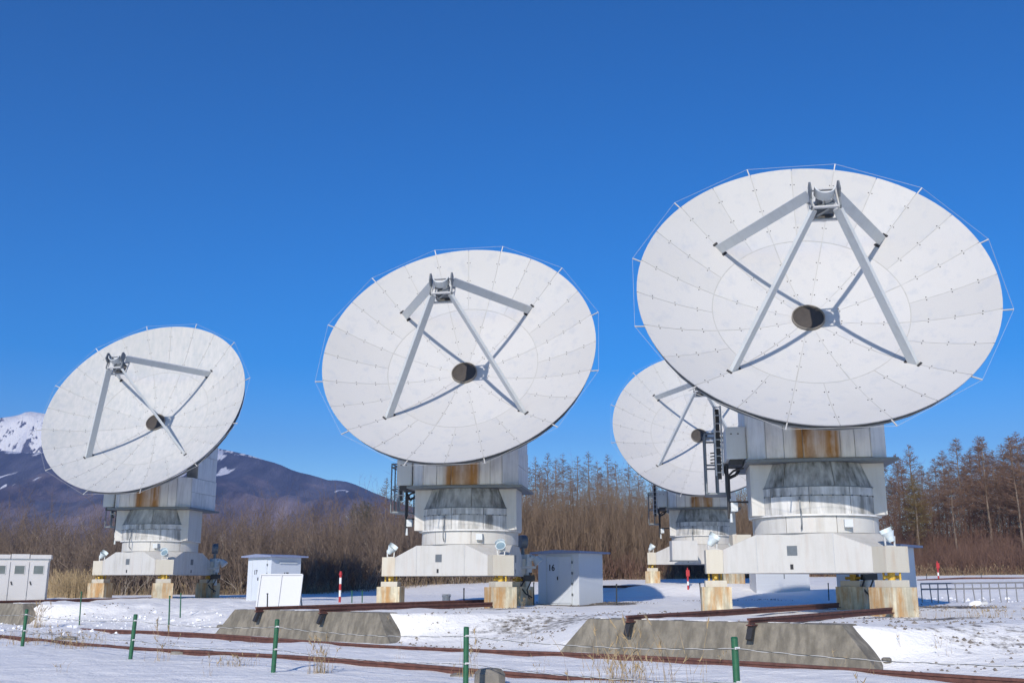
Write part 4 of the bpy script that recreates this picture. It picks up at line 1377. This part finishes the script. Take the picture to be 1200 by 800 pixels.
# ------------------------------------------------------------------ larches and other trees
def larch_mesh(h, seed, dens=1.0, droop=.0, clean=.35, spread=.17):
    r2 = np.random.default_rng(seed)
    m = MB()
    n = 9
    px, py = 0.0, 0.0
    pts = []
    for k in range(n + 1):
        pts.append(Vector((px, py, h * k / n - (.3 if k == 0 else 0)))); px += r2.normal(0, .05); py += r2.normal(0, .05)
    for k in range(n):
        m.tube(pts[k], pts[k + 1], .12 * h / 12 * (1 - k / n) ** .8 + .012, .12 * h / 12 * (1 - (k + 1) / n) ** .8 + .010, 7, False)
    trunk = m.mesh('trunk', M['bark'], True)
    def axis(z):
        i = np.clip((z / h * n).astype(int), 0, n - 1); f = z / h * n - i
        P = np.array([tuple(p) for p in pts]); return P[i] + (P[i + 1] - P[i]) * f[:, None]
    nb = int(230 * dens)
    z = h * (clean + (1 - clean) * r2.uniform(0, 1, nb) ** .85)
    z = np.concatenate([z, h * r2.uniform(.02, clean, int(55 * dens))])
    nb = len(z)
    t = (z / h - clean) / (1 - clean)
    L = h * spread * np.where(t > 0, (1 - t) ** .9 * (.75 + .8 * np.minimum(1, t * 5)) + .02, .5) * r2.uniform(.55, 1.15, nb) + .12
    a = r2.uniform(0, 2 * math.pi, nb)
    d = np.stack([np.cos(a), np.sin(a), r2.normal(.12 + .25 * np.clip(t, 0, 1) - droop, .14, nb)], 1)
    B = axis(z); E = B + d * L[:, None]
    parts = [twigs(B, E, .016 * h / 12)]
    for _ in range(12):
        s_ = r2.uniform(.2, 1, nb)[:, None]
        p = B + (E - B) * s_
        dd = d * .55 + r2.normal(0, .5, (nb, 3)) + np.array([0, 0, .05])
        q = p + dd * (L * r2.uniform(.12, .36, nb))[:, None]
        parts.append(twigs(p, q, .011 * h / 12))
        p2 = p + (q - p) * .55
        parts.append(twigs(p2, p2 + (dd + r2.normal(0, .6, (nb, 3))) * (L * r2.uniform(.08, .2, nb))[:, None], .009 * h / 12))
    return trunk, join(parts)

def tree_kind(name, hs, mat, **kw):
    out = []
    for i, h in enumerate(hs):
        tr, (V, T) = larch_mesh(h, 100 + i * 7 + len(name), **kw)
        out.append((h, tr, tri_mesh('crown', V, T, mat)))
    return out
KR = tree_kind('larch_tree', (11.5, 12.5, 13.2, 12.0), M['larch_twig'], clean=.40, spread=.15)
KM = tree_kind('far_larch', (12.5, 13.5, 11.5), M['larch_far'], dens=.75, clean=.25, spread=.16)
KG = tree_kind('needle_larch', (12.0,), M['needle'], clean=.4, spread=.15, dens=1.2)
KE = tree_kind('evergreen', (6.0,), M['conifer'], clean=.05, spread=.22, dens=2.0)

def plant(kind, i, px, ptop, Y, label, cat, group, name):
    h, tr, cr = kind[i % len(kind)]
    t = at(px, ptop, Y)
    g = ground(t.x, Y)
    root = empty(name, (t.x, Y, g), random.uniform(0, 6.28))
    s_ = (t.z - g) / h
    root.scale = (s_, s_, s_)
    link('trunk', tr, root); link('crown', cr, root)
    return tag(root, label, cat, group)
rt = random.Random(5)
GR = 'bare larches in the stand at the right'
top = [(1036, 540), (1047, 532), (1057, 538), (1067, 521), (1080, 545), (1092, 537), (1101, 528), (1112, 540), (1121, 513), (1127, 536), (1136, 526), (1145, 510), (1150, 512), (1156, 530), (1163, 527), (1172, 520), (1180, 511), (1186, 514), (1193, 506), (1199, 512), (1207, 508), (1216, 516), (1226, 505), (1238, 514), (1250, 508), (1264, 515), (1280, 506), (1300, 512), (1022, 552), (1086, 552), (1108, 552), (1130, 548), (1168, 546), (1190, 542), (1175, 535), (1045, 556), (1155, 552), (1212, 540)]
for i, (px, py) in enumerate(top):
    if px == 1067: continue
    plant(KR, i, px, py, rt.uniform(94, 118), 'tall bare larch with grey trunk in the stand right of the largest antenna', 'larch', GR, 'larch_tree')
plant(KR, 1, 1067, 521, 93, 'broad larch standing foremost, nearest the largest antenna on its right', 'larch', GR, 'larch_tree')
plant(KG, 0, 1070, 556, 91, 'larch with yellowish needles low in front of the other larches', 'larch', GR, 'larch_tree')
GM = 'bare larches behind the sapling thicket'
for i, (px, py) in enumerate([(628, 535), (641, 531), (650, 536), (659, 531), (675, 535), (690, 529), (700, 540), (712, 533), (722, 540), (736, 541), (748, 550), (764, 556), (632, 548), (668, 548), (705, 552), (616, 542)]):
    plant(KM, i, px, py, rt.uniform(104, 122), 'bare mauve larch rising above the sapling thicket', 'larch', GM, 'larch_tree')
GL = 'bare larches left of the middle antenna'
for i, (px, py) in enumerate([(453, 560), (462, 566), (441, 583), (470, 572), (478, 578)]):
    plant(KM, i + 1, px, py, rt.uniform(108, 125), 'bare larch above the brush just left of the middle antenna', 'larch', GL, 'larch_tree')
for i, (px, py) in enumerate([(425, 587), (433, 589), (415, 590)]):
    plant(KE, 0, px, py, 100 + 3 * i, 'small dark evergreen above the brush between the left and middle antennas', 'evergreen tree', 'dark evergreens above the brush', 'evergreen_tree')

# ------------------------------------------------------------------ haze
HAZE = True
if HAZE:
    m = MB(); m.box((-5200, -400, -8), (5200, 4600, 640))
    hm = bpy.data.materials.new('haze'); hm.use_nodes = True
    nt = hm.node_tree; nt.nodes.clear()
    o_ = nt.nodes.new('ShaderNodeOutputMaterial'); v_ = nt.nodes.new('ShaderNodeVolumePrincipled')
    v_.inputs['Color'].default_value = (.31, .46, 1, 1); v_.inputs['Density'].default_value = .00021
    nt.links.new(v_.outputs[0], o_.inputs['Volume'])
    tag(m.build('haze', hm), 'thin blue haze in front of the mountains', kind='stuff')
